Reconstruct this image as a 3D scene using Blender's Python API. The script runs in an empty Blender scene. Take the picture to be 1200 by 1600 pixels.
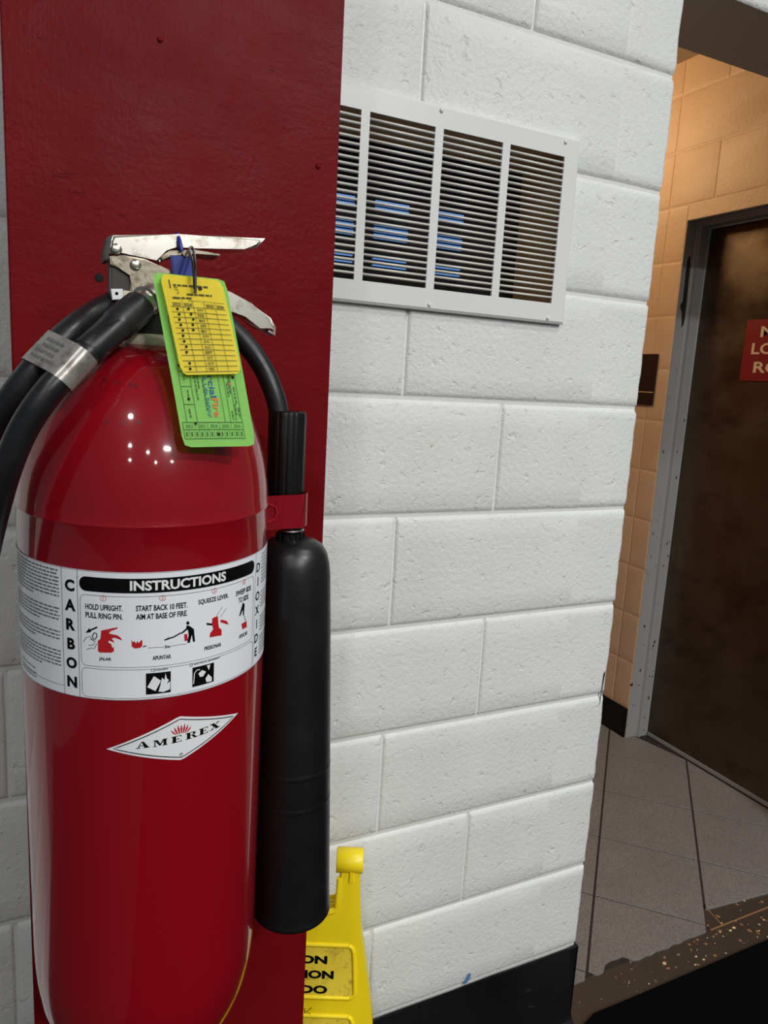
import bpy, bmesh, math, random
from mathutils import Matrix, Vector
random.seed(7)
S = bpy.context.scene
C = S.collection

# ------------------------------------------------------------------ camera
F = 1144.724
CAM = Vector((-0.57547, -1.10783, 1.44853))
RC = Matrix(((0.89844368, 0.02855221, -0.43815948), (-0.43568345, 0.18200724, -0.88150627), (0.05457924, 0.98288257, 0.17596298)))
cam = bpy.data.cameras.new('camera'); cam.sensor_width = 36; cam.lens = F*36/1600; cam.clip_start = .02
camo = bpy.data.objects.new('camera', cam); C.objects.link(camo)
camo.matrix_world = Matrix.Translation(CAM) @ RC.to_4x4()
S.camera = camo

# ------------------------------------------------------------------ world, lamps, exposure
W = bpy.data.worlds.new('world'); S.world = W; W.use_nodes = True
W.node_tree.nodes['Background'].inputs[0].default_value = (.86, .93, 1, 1)
W.node_tree.nodes['Background'].inputs[1].default_value = .11
def lamp(name, loc, size, power, col, target=None, shape='RECTANGLE'):
    l = bpy.data.lights.new(name, 'AREA'); l.shape = shape; l.size = size[0]
    if shape == 'RECTANGLE': l.size_y = size[1]
    l.energy = power; l.color = col
    o = bpy.data.objects.new(name, l); C.objects.link(o); o.location = loc
    if target: o.rotation_euler = (Vector(target)-Vector(loc)).to_track_quat('-Z', 'Y').to_euler()
    return o
COOL = (1, .995, .98)
lamp('ceiling_lamp', (.8, -1.35, 3.5), (.5, .15), 14, COOL)
lamp('ceiling_lamp', (1.0, -3.0, 3.5), (.5, .15), 66, COOL)
lamp('ceiling_lamp', (.4, -5.2, 3.5), (.5, .15), 120, COOL)
for i, (x, y) in enumerate([(-1.6, -2.6), (-2.4, -4.6), (.3, -5.2), (-1.2, -5.6), (-3.2, -6.5), (1.2, -7.2), (-.6, -7.4)]):
    lamp('downlight', (x, y, 3.5), (.2, 0), 18, COOL, shape='DISK')
lamp('corridor_lamp', (.95, 1.75, 2.6), (.35, 0), 9, (1, .66, .34), (1.7, 1.2, 2.0), shape='DISK')
S.view_settings.view_transform = 'Standard'; S.view_settings.look = 'None'
S.view_settings.gamma = 1; S.view_settings.use_curve_mapping = False
S.view_settings.exposure = 0.24

# ------------------------------------------------------------------ helpers
def ray(x, y): return RC @ Vector(((x-600)/F, -(y-800)/F, -1))
def at(x, y, Y):                       # a point measured in the photograph, at depth Y
    d = ray(x, y); return CAM + d*((Y-CAM.y)/d.y)
def lin(c):
    return tuple(((v/255)/12.92 if v/255 <= .04045 else ((v/255+.055)/1.055)**2.4) for v in c)

def mat(name, col, rough=.5, metal=0, bump=(), var=None, coat=0, spec=.5, emit=None, col2=None, mask=None, rvar=None, aniso=0):
    """bump: list of (scale, strength, distance, detail); var: (scale, amount); mask: (scale, lo, hi, stretch) mixes col2 in"""
    m = bpy.data.materials.new(name); m.use_nodes = True
    nt = m.node_tree; N = nt.nodes; L = nt.links; b = N['Principled BSDF']
    c = lin(col) + (1,)
    b.inputs['Base Color'].default_value = c; b.inputs['Roughness'].default_value = rough
    b.inputs['Metallic'].default_value = metal; b.inputs['Coat Weight'].default_value = coat
    b.inputs['Coat Roughness'].default_value = .06; b.inputs['Specular IOR Level'].default_value = spec
    geo = N.new('ShaderNodeNewGeometry')
    def noise(scale, detail=3, stretch=(1, 1, 1), rgh=.55):
        mp = N.new('ShaderNodeMapping'); mp.inputs['Scale'].default_value = stretch
        n = N.new('ShaderNodeTexNoise'); n.inputs['Scale'].default_value = scale; n.inputs['Detail'].default_value = detail
        n.inputs['Roughness'].default_value = rgh
        L.new(geo.outputs['Position'], mp.inputs['Vector']); L.new(mp.outputs['Vector'], n.inputs['Vector']); return n
    cur = None
    if var:
        n = noise(var[0], 4, var[2] if len(var) > 2 else (1, 1, 1))
        r = N.new('ShaderNodeMapRange'); r.inputs[1].default_value = .3; r.inputs[2].default_value = .7
        r.inputs[3].default_value = 1-var[1]; r.inputs[4].default_value = 1+var[1]*.6
        L.new(n.outputs[0], r.inputs[0])
        mx = N.new('ShaderNodeMix'); mx.data_type = 'RGBA'; mx.blend_type = 'MULTIPLY'; mx.inputs[0].default_value = 1
        mx.inputs[6].default_value = c; L.new(r.outputs[0], mx.inputs[7]); cur = mx.outputs[2]
    if col2:
        n = noise(mask[0], mask[4] if len(mask) > 4 else 5, mask[3], .65)
        r = N.new('ShaderNodeMapRange'); r.inputs[1].default_value = mask[1]; r.inputs[2].default_value = mask[2]
        L.new(n.outputs[0], r.inputs[0])
        mx = N.new('ShaderNodeMix'); mx.data_type = 'RGBA'; L.new(r.outputs[0], mx.inputs[0])
        if cur: L.new(cur, mx.inputs[6])
        else: mx.inputs[6].default_value = c
        mx.inputs[7].default_value = lin(col2) + (1,); cur = mx.outputs[2]
    if cur: L.new(cur, b.inputs['Base Color'])
    if rvar:
        n = noise(rvar[0], 4, rvar[2] if len(rvar) > 2 else (1, 1, 1)); r = N.new('ShaderNodeMapRange'); r.inputs[1].default_value = .3; r.inputs[2].default_value = .7
        r.inputs[3].default_value = rough-rvar[1]; r.inputs[4].default_value = rough+rvar[1]
        L.new(n.outputs[0], r.inputs[0]); L.new(r.outputs[0], b.inputs['Roughness'])
    prev = None
    for bp in bump:
        sc, st, ds, de = bp[:4]; kind = bp[4] if len(bp) > 4 else 'n'
        if kind == 'pit':
            n = noise(sc, de); r = N.new('ShaderNodeMapRange'); r.inputs[1].default_value = .60; r.inputs[2].default_value = .70
            r.inputs[3].default_value = 1; r.inputs[4].default_value = 0
            L.new(n.outputs[0], r.inputs[0]); h = r.outputs[0]
        else:
            n = noise(sc, de, kind if kind != 'n' else (1, 1, 1)); h = n.outputs[0]
        bn = N.new('ShaderNodeBump'); bn.inputs['Strength'].default_value = st; bn.inputs['Distance'].default_value = ds
        L.new(h, bn.inputs['Height'])
        if prev: L.new(prev.outputs[0], bn.inputs['Normal'])
        prev = bn
    if prev: L.new(prev.outputs[0], b.inputs['Normal'])
    if emit:
        b.inputs['Emission Color'].default_value = lin(emit[0]) + (1,); b.inputs['Emission Strength'].default_value = emit[1]
    return m

M = {}
M['white'] = mat('white_block_paint', (226, 228, 225), .42, bump=[(110, .5, .0035, 5), (46, .34, .005, 4, 'pit'), (300, .34, .0014, 2)], var=(6, .04), spec=.3)
M['mortar'] = mat('white_joint_paint', (220, 221, 217), .5, bump=[(120, .4, .003, 3)])
M['vent'] = mat('white_vent_enamel', (224, 226, 223), .35, bump=[(160, .15, .001, 2)])
M['slot'] = mat('vent_slat_enamel', (226, 224, 214), .35)
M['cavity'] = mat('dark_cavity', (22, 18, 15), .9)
M['cavity_tan'] = mat('cavity_block', (196, 160, 116), .9, bump=[(120, .4, .003, 3)])
M['blue'] = mat('blue_light_glow', (90, 130, 190), .25, emit=((112, 168, 238), .45))  # emission stands in for bluish light coming through from behind
M['black_base'] = mat('black_rubber_base', (17, 17, 19), .45, spec=.25, bump=[(30, .3, .003, 3)], col2=(58, 56, 56), mask=(14, .62, .78, (1, 1, 3)))
M['red_col'] = mat('red_painted_board', (108, 14, 18), .4, spec=.06, bump=[(200, .3, .0012, 3), (30, .22, .003, 6, (1, 1, 2)), (420, .22, .0006, 2, (1, 1, .12))], var=(9, .12), rvar=(14, .09))
M['hole'] = mat('dark_hole', (14, 8, 8), .9)
M['red'] = mat('red_gloss_enamel', (132, 9, 21), .3, coat=.9, spec=.1)
M['red_clip'] = mat('red_clip_enamel', (172, 14, 34), .3, coat=.5)
M['stampm'] = mat('stamped_dark_red', (84, 12, 18), .4)
M['rubber'] = mat('black_hose_rubber', (24, 25, 27), .38, bump=[(160, .1, .001, 2)], rvar=(40, .1))
M['horn'] = mat('black_horn_plastic', (17, 17, 18), .36, bump=[(220, .06, .0006, 2)], rvar=(30, .06))
M['grip'] = mat('black_grip_plastic', (11, 11, 12), .3)
M['chrome'] = mat('nickel_plated_steel', (216, 211, 200), .3, 1, bump=[(50, .06, .001, 2)], col2=(140, 128, 106), mask=(60, .52, .72, (1, 1, 1)))
M['steel'] = mat('worn_steel', (150, 142, 126), .38, 1, bump=[(120, .25, .001, 3)], col2=(86, 76, 62), mask=(70, .48, .68, (1, 1, 1)))
M['darksteel'] = mat('dark_grey_valve_casting', (62, 60, 58), .5, .6)
M['cream'] = mat('cream_enamel', (206, 196, 172), .4, col2=(150, 136, 110), mask=(80, .5, .7, (1, 1, 1)))
M['clampm'] = mat('clear_over_tin_band', (206, 202, 196), .3, .45, col2=(150, 144, 134), mask=(90, .5, .7, (1, 1, 1)))
M['whitep'] = mat('white_print', (222, 224, 226), .4)
M['blackp'] = mat('black_print', (8, 8, 9), .5, spec=.12)
M['greyp'] = mat('grey_print', (92, 92, 96), .5)
M['redp'] = mat('red_print', (178, 24, 30), .45)
M['label'] = mat('silver_white_label_film', (224, 227, 231), .34, spec=.4, col2=(170, 170, 172), mask=(38, .66, .84, (1, 1, 1)))
M['green'] = mat('green_card', (158, 228, 112), .6)
M['greenink'] = mat('dark_green_ink', (48, 92, 34), .7)
M['yellow'] = mat('yellow_card', (255, 232, 52), .55)
M['yellowink'] = mat('brown_black_ink', (66, 58, 18), .7)
M['blueink'] = mat('blue_ink', (30, 74, 128), .7)
M['tealink'] = mat('teal_ink', (36, 120, 130), .7)
M['orangeink'] = mat('orange_red_ink', (214, 96, 52), .7)
M['zip'] = mat('black_cable_tie', (16, 15, 18), .4)
M['blueseal'] = mat('blue_plastic_seal', (24, 44, 130), .35)
M['sign_y'] = mat('yellow_moulded_plastic', (255, 228, 30), .36, bump=[(30, .1, .002, 2)], var=(12, .04))
M['sign_panel'] = mat('dirty_yellow_panel', (246, 220, 66), .5, col2=(90, 80, 30), mask=(60, .52, .82, (1, 1, 1), 10))
M['tan'] = mat('tan_block_paint', (212, 180, 148), .5, bump=[(70, .3, .003, 3)], var=(5, .05))
M['frame'] = mat('grey_door_frame_paint', (150, 150, 148), .4, bump=[(60, .15, .002, 3)], col2=(58, 52, 46), mask=(46, .64, .72, (1, 1, .5)))
M['scuff'] = mat('exposed_dark_metal', (38, 30, 26), .6)
M['door'] = mat('brushed_brown_steel_door', (108, 94, 80), .34, .9, bump=[(6, .06, .01, 2)], var=(3, .22), col2=(70, 58, 48), mask=(5, .5, .8, (1, 1, 1.5)), rvar=(7, .12))
M['door_sign'] = mat('dark_red_sign_plate', (132, 18, 26), .45)
M['sign_letter'] = mat('cream_sign_letter', (226, 196, 160), .5)
M['dark_plate'] = mat('dark_brown_plaque', (40, 24, 20), .4)
M['tile'] = mat('grey_brown_floor_tile', (132, 126, 123), .5, bump=[(500, .3, .0006, 2)], col2=(104, 99, 96), mask=(240, .45, .62, (1, 1, 1)), var=(4, .12))
M['grout'] = mat('dark_grout', (44, 36, 33), .8)
M['oldtile'] = mat('speckled_old_tile', (66, 57, 48), .4, col2=(178, 150, 116), mask=(70, .66, .70, (1, 1, 1)), bump=[(60, .3, .002, 3)])
M['brassline'] = mat('brown_tile_joint', (150, 110, 70), .6)
M['mat'] = mat('black_carpet_mat', (9, 9, 10), .95, spec=.05, bump=[(700, .8, .003, 2)])
M['soffit'] = mat('soffit_paint', (196, 190, 176), .6, bump=[(90, .3, .003, 3)])
M['bluepaint'] = mat('blue_paint_daub', (92, 130, 168), .5)
M['chip'] = mat('bare_grey_chip', (120, 120, 116), .8)
M['stain'] = mat('yellow_stain', (204, 198, 160), .6)

def link(o, parent=None):
    C.objects.link(o)
    if parent is not None: o.parent = parent
    return o
def mesh(name, verts, faces, m, parent=None, smooth=False, inv=None, ang=None):
    me = bpy.data.meshes.new(name)
    if inv is not None: verts = [inv @ Vector(v) for v in verts]
    me.from_pydata([tuple(v) for v in verts], [], faces); me.update()
    if smooth:
        for p in me.polygons: p.use_smooth = True
        if ang: me.set_sharp_from_angle(angle=math.radians(ang))
    me.materials.append(m if not isinstance(m, str) else M[m])
    return link(bpy.data.objects.new(name, me), parent)
def frombm(name, bm, m, parent=None, smooth=False, inv=None, ang=35):
    bmesh.ops.recalc_face_normals(bm, faces=bm.faces)
    me = bpy.data.meshes.new(name)
    if inv is not None: bm.transform(inv)
    bm.to_mesh(me); bm.free()
    if smooth:
        for p in me.polygons: p.use_smooth = True
        me.set_sharp_from_angle(angle=math.radians(ang))
    me.materials.append(M[m])
    return link(bpy.data.objects.new(name, me), parent)
def bmbox(bm, x0, x1, y0, y1, z0, z1):
    r = bmesh.ops.create_cube(bm, size=1)
    bmesh.ops.transform(bm, matrix=Matrix.Translation(((x0+x1)/2, (y0+y1)/2, (z0+z1)/2)) @ Matrix.Diagonal((x1-x0, y1-y0, z1-z0, 1)), verts=r['verts'])
    return r['verts']
def box(name, x0, x1, y0, y1, z0, z1, m, parent=None, bevel=0, inv=None, seg=2):
    bm = bmesh.new(); bmbox(bm, x0, x1, y0, y1, z0, z1)
    if bevel: bmesh.ops.bevel(bm, geom=bm.edges[:], offset=bevel, segments=seg, affect='EDGES')
    return frombm(name, bm, m, parent, bool(bevel), inv)
def prism(name, poly, to3, m, parent=None, bevel=0, inv=None, seg=2, smooth=True):
    """poly 2D, to3(x,y,k) k=0 front, 1 back"""
    bm = bmesh.new()
    a = [bm.verts.new(to3(x, y, 0)) for x, y in poly]; b = [bm.verts.new(to3(x, y, 1)) for x, y in poly]
    n = len(poly); bm.faces.new(a); bm.faces.new(b[::-1])
    for i in range(n): bm.faces.new((a[i], b[i], b[(i+1) % n], a[(i+1) % n]))
    if bevel:
        ed = [e for e in bm.edges if (e.verts[0] in a and e.verts[1] in a) or (e.verts[0] in b and e.verts[1] in b)]
        bmesh.ops.bevel(bm, geom=ed, offset=bevel, segments=seg, affect='EDGES', clamp_overlap=True)
    bmesh.ops.triangulate(bm, faces=[f for f in bm.faces if len(f.verts) > 4])
    return frombm(name, bm, m, parent, smooth, inv)
def lathe(prof, seg=48, cap=True):
    v = []; f = []
    n = len(prof)
    for i in range(seg):
        t = 2*math.pi*i/seg
        for r, z in prof: v.append((r*math.cos(t), r*math.sin(t), z))
    for i in range(seg):
        j = (i+1) % seg
        for k in range(n-1): f.append((i*n+k, j*n+k, j*n+k+1, i*n+k+1))
    if cap:
        f.append([i*n for i in range(seg)][::-1]); f.append([i*n+n-1 for i in range(seg)])
    return v, f
def spline(pts, n=8):
    P = [Vector(p) for p in pts]; out = []
    for i in range(len(P)-1):
        p0 = P[max(i-1, 0)]; p1 = P[i]; p2 = P[i+1]; p3 = P[min(i+2, len(P)-1)]
        for k in range(n):
            t = k/n
            out.append(.5*((2*p1)+(p2-p0)*t+(2*p0-5*p1+4*p2-p3)*t*t+(3*p1-p0-3*p2+p3)*t**3))
    out.append(P[-1]); return out
def tube(name, pts, r, m, parent=None, seg=14, inv=None, rs=None, caps=True):
    P = [Vector(p) for p in pts]; v = []; f = []
    t0 = (P[1]-P[0]).normalized(); up = Vector((0, 0, 1)) if abs(t0.z) < .9 else Vector((0, 1, 0))
    nrm = (up-t0*up.dot(t0)).normalized()
    for i, q in enumerate(P):
        t = (P[min(i+1, len(P)-1)]-P[max(i-1, 0)]).normalized()
        nrm = (nrm-t*nrm.dot(t)).normalized(); bi = t.cross(nrm)
        rr = rs[i] if rs else r
        for k in range(seg):
            a = 2*math.pi*k/seg; v.append(q+(nrm*math.cos(a)+bi*math.sin(a))*rr)
    for i in range(len(P)-1):
        for k in range(seg):
            k2 = (k+1) % seg; f.append((i*seg+k, i*seg+k2, (i+1)*seg+k2, (i+1)*seg+k))
    if caps: f.append(list(range(seg))[::-1]); f.append([(len(P)-1)*seg+k for k in range(seg)])
    return mesh(name, v, f, m, parent, True, inv, 50)
def thing(name, label, cat, loc, group=None, mw=None):
    o = bpy.data.objects.new(name, None); C.objects.link(o); o.empty_display_size = .05
    o.matrix_world = mw if mw is not None else Matrix.Translation(loc)
    o['label'] = label; o['category'] = cat
    if group: o['group'] = group
    return o
def tag(o, label, cat, kind=None):
    o['label'] = label
    if cat: o['category'] = cat
    if kind: o['kind'] = kind
    return o
def struct(o, label): o['kind'] = 'structure'; o['label'] = label; return o

# flat artwork: 2D verts and faces, later mapped onto a surface
def text2(body, size, xs=1, bold=0, align='CENTER', shear=0, sp=1):
    cu = bpy.data.curves.new('t', 'FONT'); cu.body = body; cu.size = size; cu.align_x = align; cu.align_y = 'CENTER'
    cu.offset = bold; cu.shear = shear; cu.space_character = sp; cu.resolution_u = 3; cu.fill_mode = 'FRONT'
    o = bpy.data.objects.new('t', cu); me = bpy.data.meshes.new_from_object(o)
    v = [(p.co.x*xs, p.co.y) for p in me.vertices]; f = [list(p.vertices) for p in me.polygons]
    bpy.data.objects.remove(o); bpy.data.meshes.remove(me); bpy.data.curves.remove(cu)
    return v, f
def fit(tv, w, cx, cy, h=None):            # scale text to a given width (and height) around a centre
    v, f = tv
    xs = [p[0] for p in v]; ys = [p[1] for p in v]
    kx = w/(max(xs)-min(xs)) if w else None; ky = h/(max(ys)-min(ys)) if h else kx
    if kx is None: kx = ky
    mx = (max(xs)+min(xs))/2; my = (max(ys)+min(ys))/2
    return [((p[0]-mx)*kx+cx, (p[1]-my)*ky+cy) for p in v], f
def ribbon(pts, w, closed=False):
    v = []; f = []; n = len(pts)
    for i, p in enumerate(pts):
        a = pts[(i-1) % n] if (closed or i > 0) else p; b = pts[(i+1) % n] if (closed or i < n-1) else p
        dx, dy = b[0]-a[0], b[1]-a[1]; l = math.hypot(dx, dy) or 1
        v += [(p[0]-dy/l*w/2, p[1]+dx/l*w/2), (p[0]+dy/l*w/2, p[1]-dx/l*w/2)]
    for i in range(n if closed else n-1):
        j = (i+1) % n; f.append((2*i, 2*i+1, 2*j+1, 2*j))
    return v, f
def seglin(a, b, n): return [(a[0]+(b[0]-a[0])*i/n, a[1]+(b[1]-a[1])*i/n) for i in range(n+1)]
def rrect(x0, y0, x1, y1, r, n=24):
    p = []
    for cx, cy, a0 in ((x1-r, y1-r, 0), (x0+r, y1-r, 90), (x0+r, y0+r, 180), (x1-r, y0+r, 270)):
        p += [(cx+r*math.cos(math.radians(a0+k*22.5)), cy+r*math.sin(math.radians(a0+k*22.5))) for k in range(5)]
    out = []
    for i in range(len(p)):
        a, b = p[i], p[(i+1) % len(p)]
        m_ = max(1, int(math.hypot(b[0]-a[0], b[1]-a[1])/((x1-x0)/n))); out += seglin(a, b, m_)[:-1]
    return out
def rect2(x0, y0, x1, y1, n=1):
    v = []; f = []
    for i in range(n+1):
        x = x0+(x1-x0)*i/n; v += [(x, y0), (x, y1)]
    for i in range(n): f.append((2*i, 2*i+2, 2*i+3, 2*i+1))
    return v, f
def poly2(p): return list(p), [list(range(len(p)))]
def circ(cx, cy, r, n=14): return [(cx+r*math.cos(2*math.pi*i/n), cy+r*math.sin(2*math.pi*i/n)) for i in range(n)]
def join(parts):
    V = []; Fc = []
    for v, f in parts:
        b = len(V); V += list(v); Fc += [[i+b for i in q] for q in f]
    return V, Fc
def dashes(x0, x1, y, h, word=(.0025, .007), gap=.0011, rnd=random):
    parts = []; x = x0
    while x < x1-.001:
        w = min(rnd.uniform(*word), x1-x); parts.append(rect2(x, y-h/2, x+w, y+h/2)); x += w+gap
    return join(parts)
def art(name, vf, m, parent, fn, h): return mesh(name, [fn(x, y, h) for x, y in vf[0]], vf[1], m, parent)

# ================================================================== SETTING
B = .2032
XE = .529            # outer corner of the white wall
Z0 = 6*B             # height of joint line 0
TH = .203            # wall thickness, seen in the soffit
VX0, VX1, VZ0, VZ1 = -.235, .297, 1.590, 1.857   # hole in the wall behind the vent

# ---- white block wall: joint core with each block a piece of its own
wall = struct(bpy.data.objects.new('wall_back', None), 'white painted concrete block wall with a louvred vent'); C.objects.link(wall)
bm = bmesh.new()
J = .0058            # recess of the joints
for x0, x1, z0, z1 in ((-1.6, VX0, 0, 2.64), (VX1, XE-.003, 0, 2.64), (VX0, VX1, 0, VZ0), (VX0, VX1, VZ1, 2.64)):
    bmbox(bm, x0, x1, J, TH, z0, z1)
frombm('joint_core', bm, 'mortar', wall)
def block(x0, x1, z0, z1, end, parent, m, to3, gl=.003, gr=.003, gv=.0034, name='block', fl='', zt=None, zb=None):
    """a block face standing proud of the joints, edges rounded over; to3(u, z, depth)"""
    rnd = random.Random(int((x0*7919+z0*104729)*1000))
    nz = 9 if end else 4
    us = [x0+gl, x0+gl+.0018, x0+gl+.0055, x1-gr-.0055, x1-gr-.0018, x1-gr]; du = [J, .0016, 0, 0, .0016, J]
    if gl < .001: du[0], du[1] = .0008, .0003          # painted-over joint
    if gr < .001: du[-1], du[-2] = .0008, .0003
    zs = [z0+gv, z0+gv+.003, z0+gv+.0085]+[z0+(z1-z0)*k/nz for k in range(1, nz)]+[z1-gv-.0085, z1-gv-.003, z1-gv]
    dz = [J, .0025, 0]+[0]*(nz-1)+[0, .0025, J]
    if 'l' in fl: us, du = [x0]+us[3:], [0]+du[3:]
    if 'r' in fl: us, du = us[:-3]+[x1], du[:-3]+[0]
    if 'b' in fl: zs, dz = [z0]+zs[3:], [0]+dz[3:]
    if 't' in fl: zs, dz = zs[:-3]+[z1], dz[:-3]+[0]
    if end: us = us[:3]+[XE-.007, XE-.0022, XE, XE]; du = du[:3]+[0, .0011, .0075, TH]
    v = []; f = []
    bow = rnd.uniform(-.0003, .0003) if not fl else 0
    for j, z in enumerate(zs):
        jit = rnd.uniform(-.0022, .0008) if end else 0
        wob = rnd.uniform(-.0006, .0006) if not fl else 0
        for i, u in enumerate(us):
            d = max(du[i], dz[j]) if not (end and i >= len(us)-2) else du[i]
            zz = z+(rnd.uniform(-.0008, .0008) if j in (0, 1, len(zs)-1, len(zs)-2) and 0 < i < len(us)-1 else 0)
            v.append(to3(u+(jit if end and i >= 3 else (wob if (i in (0, 1) and gl > 0) or (not end and i > 3 and gr > 0) else 0)), zz, d+(bow if d == 0 else 0)))
    n = len(us)
    for j in range(len(zs)-1):
        for i in range(n-1): f.append((j*n+i, j*n+i+1, (j+1)*n+i+1, (j+1)*n+i))
    return mesh(name, v, f, m, parent, True, ang=60)
T3 = lambda u, z, d: (u, d, z)
for k in range(-5, 7):
    z0, z1 = Z0+k*B, Z0+(k+1)*B
    par = 1 if k % 2 else 0                      # rows with a joint at x = 0 and rows with a joint at x = B
    xs = [-1.4224+B*par] ; 
    while xs[-1] < .40: xs.append(xs[-1]+2*B)
    xs = [x for x in xs if x < .39] + ([2*B] if 2*B not in xs else [])
    xs = sorted(set(round(x, 4) for x in xs)) + [XE]
    for a, b in zip(xs[:-1], xs[1:]):
        end = b == XE
        gl = 0 if abs(a-2*B) < .01 else .0022; gr = 0 if abs(b-2*B) < .01 else .0022
        # cut what the vent hole takes
        if z1 > VZ0 and z0 < VZ1 and a < VX1 and b > VX0:
            la, rb_ = max(a, VX0), min(b, VX1)
            zl, zh = max(z0, VZ0), min(z1, VZ1)
            if a < VX0-.005: block(a, VX0, z0, z1, False, wall, 'white', T3, gl, gr, fl='r')
            if b > VX1+.005: block(VX1, b, z0, z1, False, wall, 'white', T3, gl, gr, fl='l')
            ff = ('l' if a < VX0-.005 else '')+('r' if b > VX1+.005 else '')
            if z0 < VZ0-.01: block(la, rb_, z0, VZ0, False, wall, 'white', T3, gl, gr, fl=ff+'t')
            if z1 > VZ1+.01: block(la, rb_, VZ1, z1, False, wall, 'white', T3, gl, gr, fl=ff+'b')
        else: block(a, b, z0, z1, end, wall, 'white', T3, gl, gr)
# small marks on the paint
def patch(name, pts, Y, m, parent, t=.0006):
    return prism(name, pts, lambda x, z, k: (x, Y+k*t, z), m, parent, smooth=False)
patch('blue_paint_daub', [(.2235, .2075), (.226, .217), (.231, .2275), (.2375, .2295), (.2405, .225), (.239, .216), (.234, .210), (.228, .2065)], -.0009, 'bluepaint', wall)
patch('bare_chip', [(.515, .790), (.5165, .795), (.5175, .86), (.522, .866), (.5215, .868), (.516, .862), (.5145, .80)], -.0006, 'chip', wall)
for cx, cz, w in ((.0, 1.342, .006), (.043, 1.318, .004), (.115, 1.326, .0025)):
    patch('yellow_mark', circ(cx+.06, cz, w*.5, 7), -.0005, 'stain', wall)

# ---- black base at the foot of the white wall
bs = bmesh.new()
prof = [(.0, .2032), (-.0016, .2025), (-.0032, .2005), (-.0032, .03), (-.010, .012), (-.03, .0015), (-.03, 0), (0, 0)]
n = len(prof); xsb = [-1.6, -.8, -.2, 0, .1, .2, .3, .4, .5, XE+.002]
ring = [[bs.verts.new((x, y, z+(random.uniform(-.002, .002) if z > .19 else 0))) for y, z in prof] for x in xsb]
for i in range(len(xsb)-1):
    for k in range(n): bs.faces.new((ring[i][k], ring[i][(k+1) % n], ring[i+1][(k+1) % n], ring[i+1][k]))
bs.faces.new(ring[0]); bs.faces.new(ring[-1][::-1])
bo = struct(frombm('baseboard_back', bs, 'black_base', None, True), 'black rubber base along the foot of the white block wall')
bx_ = box('end_return', XE-.001, XE+.003, -.0032, TH, 0, .2, 'black_base', bo)

# ---- soffit and header over the passage
hd = struct(bpy.data.objects.new('wall_header', None), 'block header above the passage opening'); C.objects.link(hd)
HZ = 2.197
box('header_core', XE-.003, 3.2, .004, TH, HZ, 2.64, 'soffit', hd, .002)
k = 0
for a in (XE+.006, XE+.42, XE+.83, XE+1.24):
    block(a, a+.405, HZ-.004, HZ+.196, False, hd, 'white', lambda u, z, d: (u, d, z))
    block(a-.2 if a > XE+.1 else a, a+.205, HZ+.2, HZ+.4, False, hd, 'white', T3)

# ---- tan wall on the far side of the passage (faces the passage), with door opening
XW = 1.70
DY0, DY1, DZ = .13, 1.035, 2.108
tw = struct(bpy.data.objects.new('wall_right', None), 'tan painted block wall across the passage around the steel door'); C.objects.link(tw)
bm = bmesh.new()
bmbox(bm, XW+.0012, XW+.2, DY1, 3.0, 0, 2.72); bmbox(bm, XW+.0012, XW+.2, -.0, DY0, 0, 2.72); bmbox(bm, XW+.0012, XW+.2, DY0, DY1, DZ, 2.72)
frombm('joint_core', bm, 'tan', tw)
TT = lambda u, z, d: (XW+d*.22, 3.0-u, z)      # u runs towards the camera
for r in range(0, 13):
    z0, z1 = .132+.2032*r, .132+.2032*(r+1)
    if z1 > 2.72: z1 = 2.72
    if z0 > 2.69: continue
    ys = [2.75, 2.343, 1.937, 1.53, 1.13] if r % 2 else [2.95, 2.546, 2.14, 1.734, 1.327, 1.13]
    ys += [DY1] if z0 < DZ-.06 else ([.73, .327, .0] if r % 2 else [.92, .52, .12, 0])
    for a, b in zip(ys[:-1], ys[1:]):
        zb = z0
        if b < DY1-.01 and z0 < DZ: zb = DZ
        block(3.0-a, 3.0-b, zb, z1, False, tw, 'tan', TT, .0016, .0016, .0024)
    if z0 < DZ-.06: block(3.0-DY0, 3.0-0, z0, z1, False, tw, 'tan', TT, .002, .002, .0028)
struct(box('baseboard_right', XW-.008, XW+.004, DY1+.002, 3.0, 0, .132, 'black_base', None, .003), 'black base at the foot of the tan wall beside the door')
struct(box('ceiling', -.2, 3.2, TH, 3.2, 2.695, 2.74, 'soffit'), 'passage ceiling above the tan wall')
struct(box('wall_far', .1, 3.2, 3.0, 3.1, 0, 2.72, 'tan'), 'unseen tan end wall added to close off the passage')  # out of view, added to keep ambient light out of the passage
struct(box('wall_left', .1, .2, TH+.3, 3.1, 0, 2.72, 'tan'), 'unseen tan side wall added behind the white wall to close off the passage')  # unseen, added so that ambient light enters only by the opening

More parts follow.
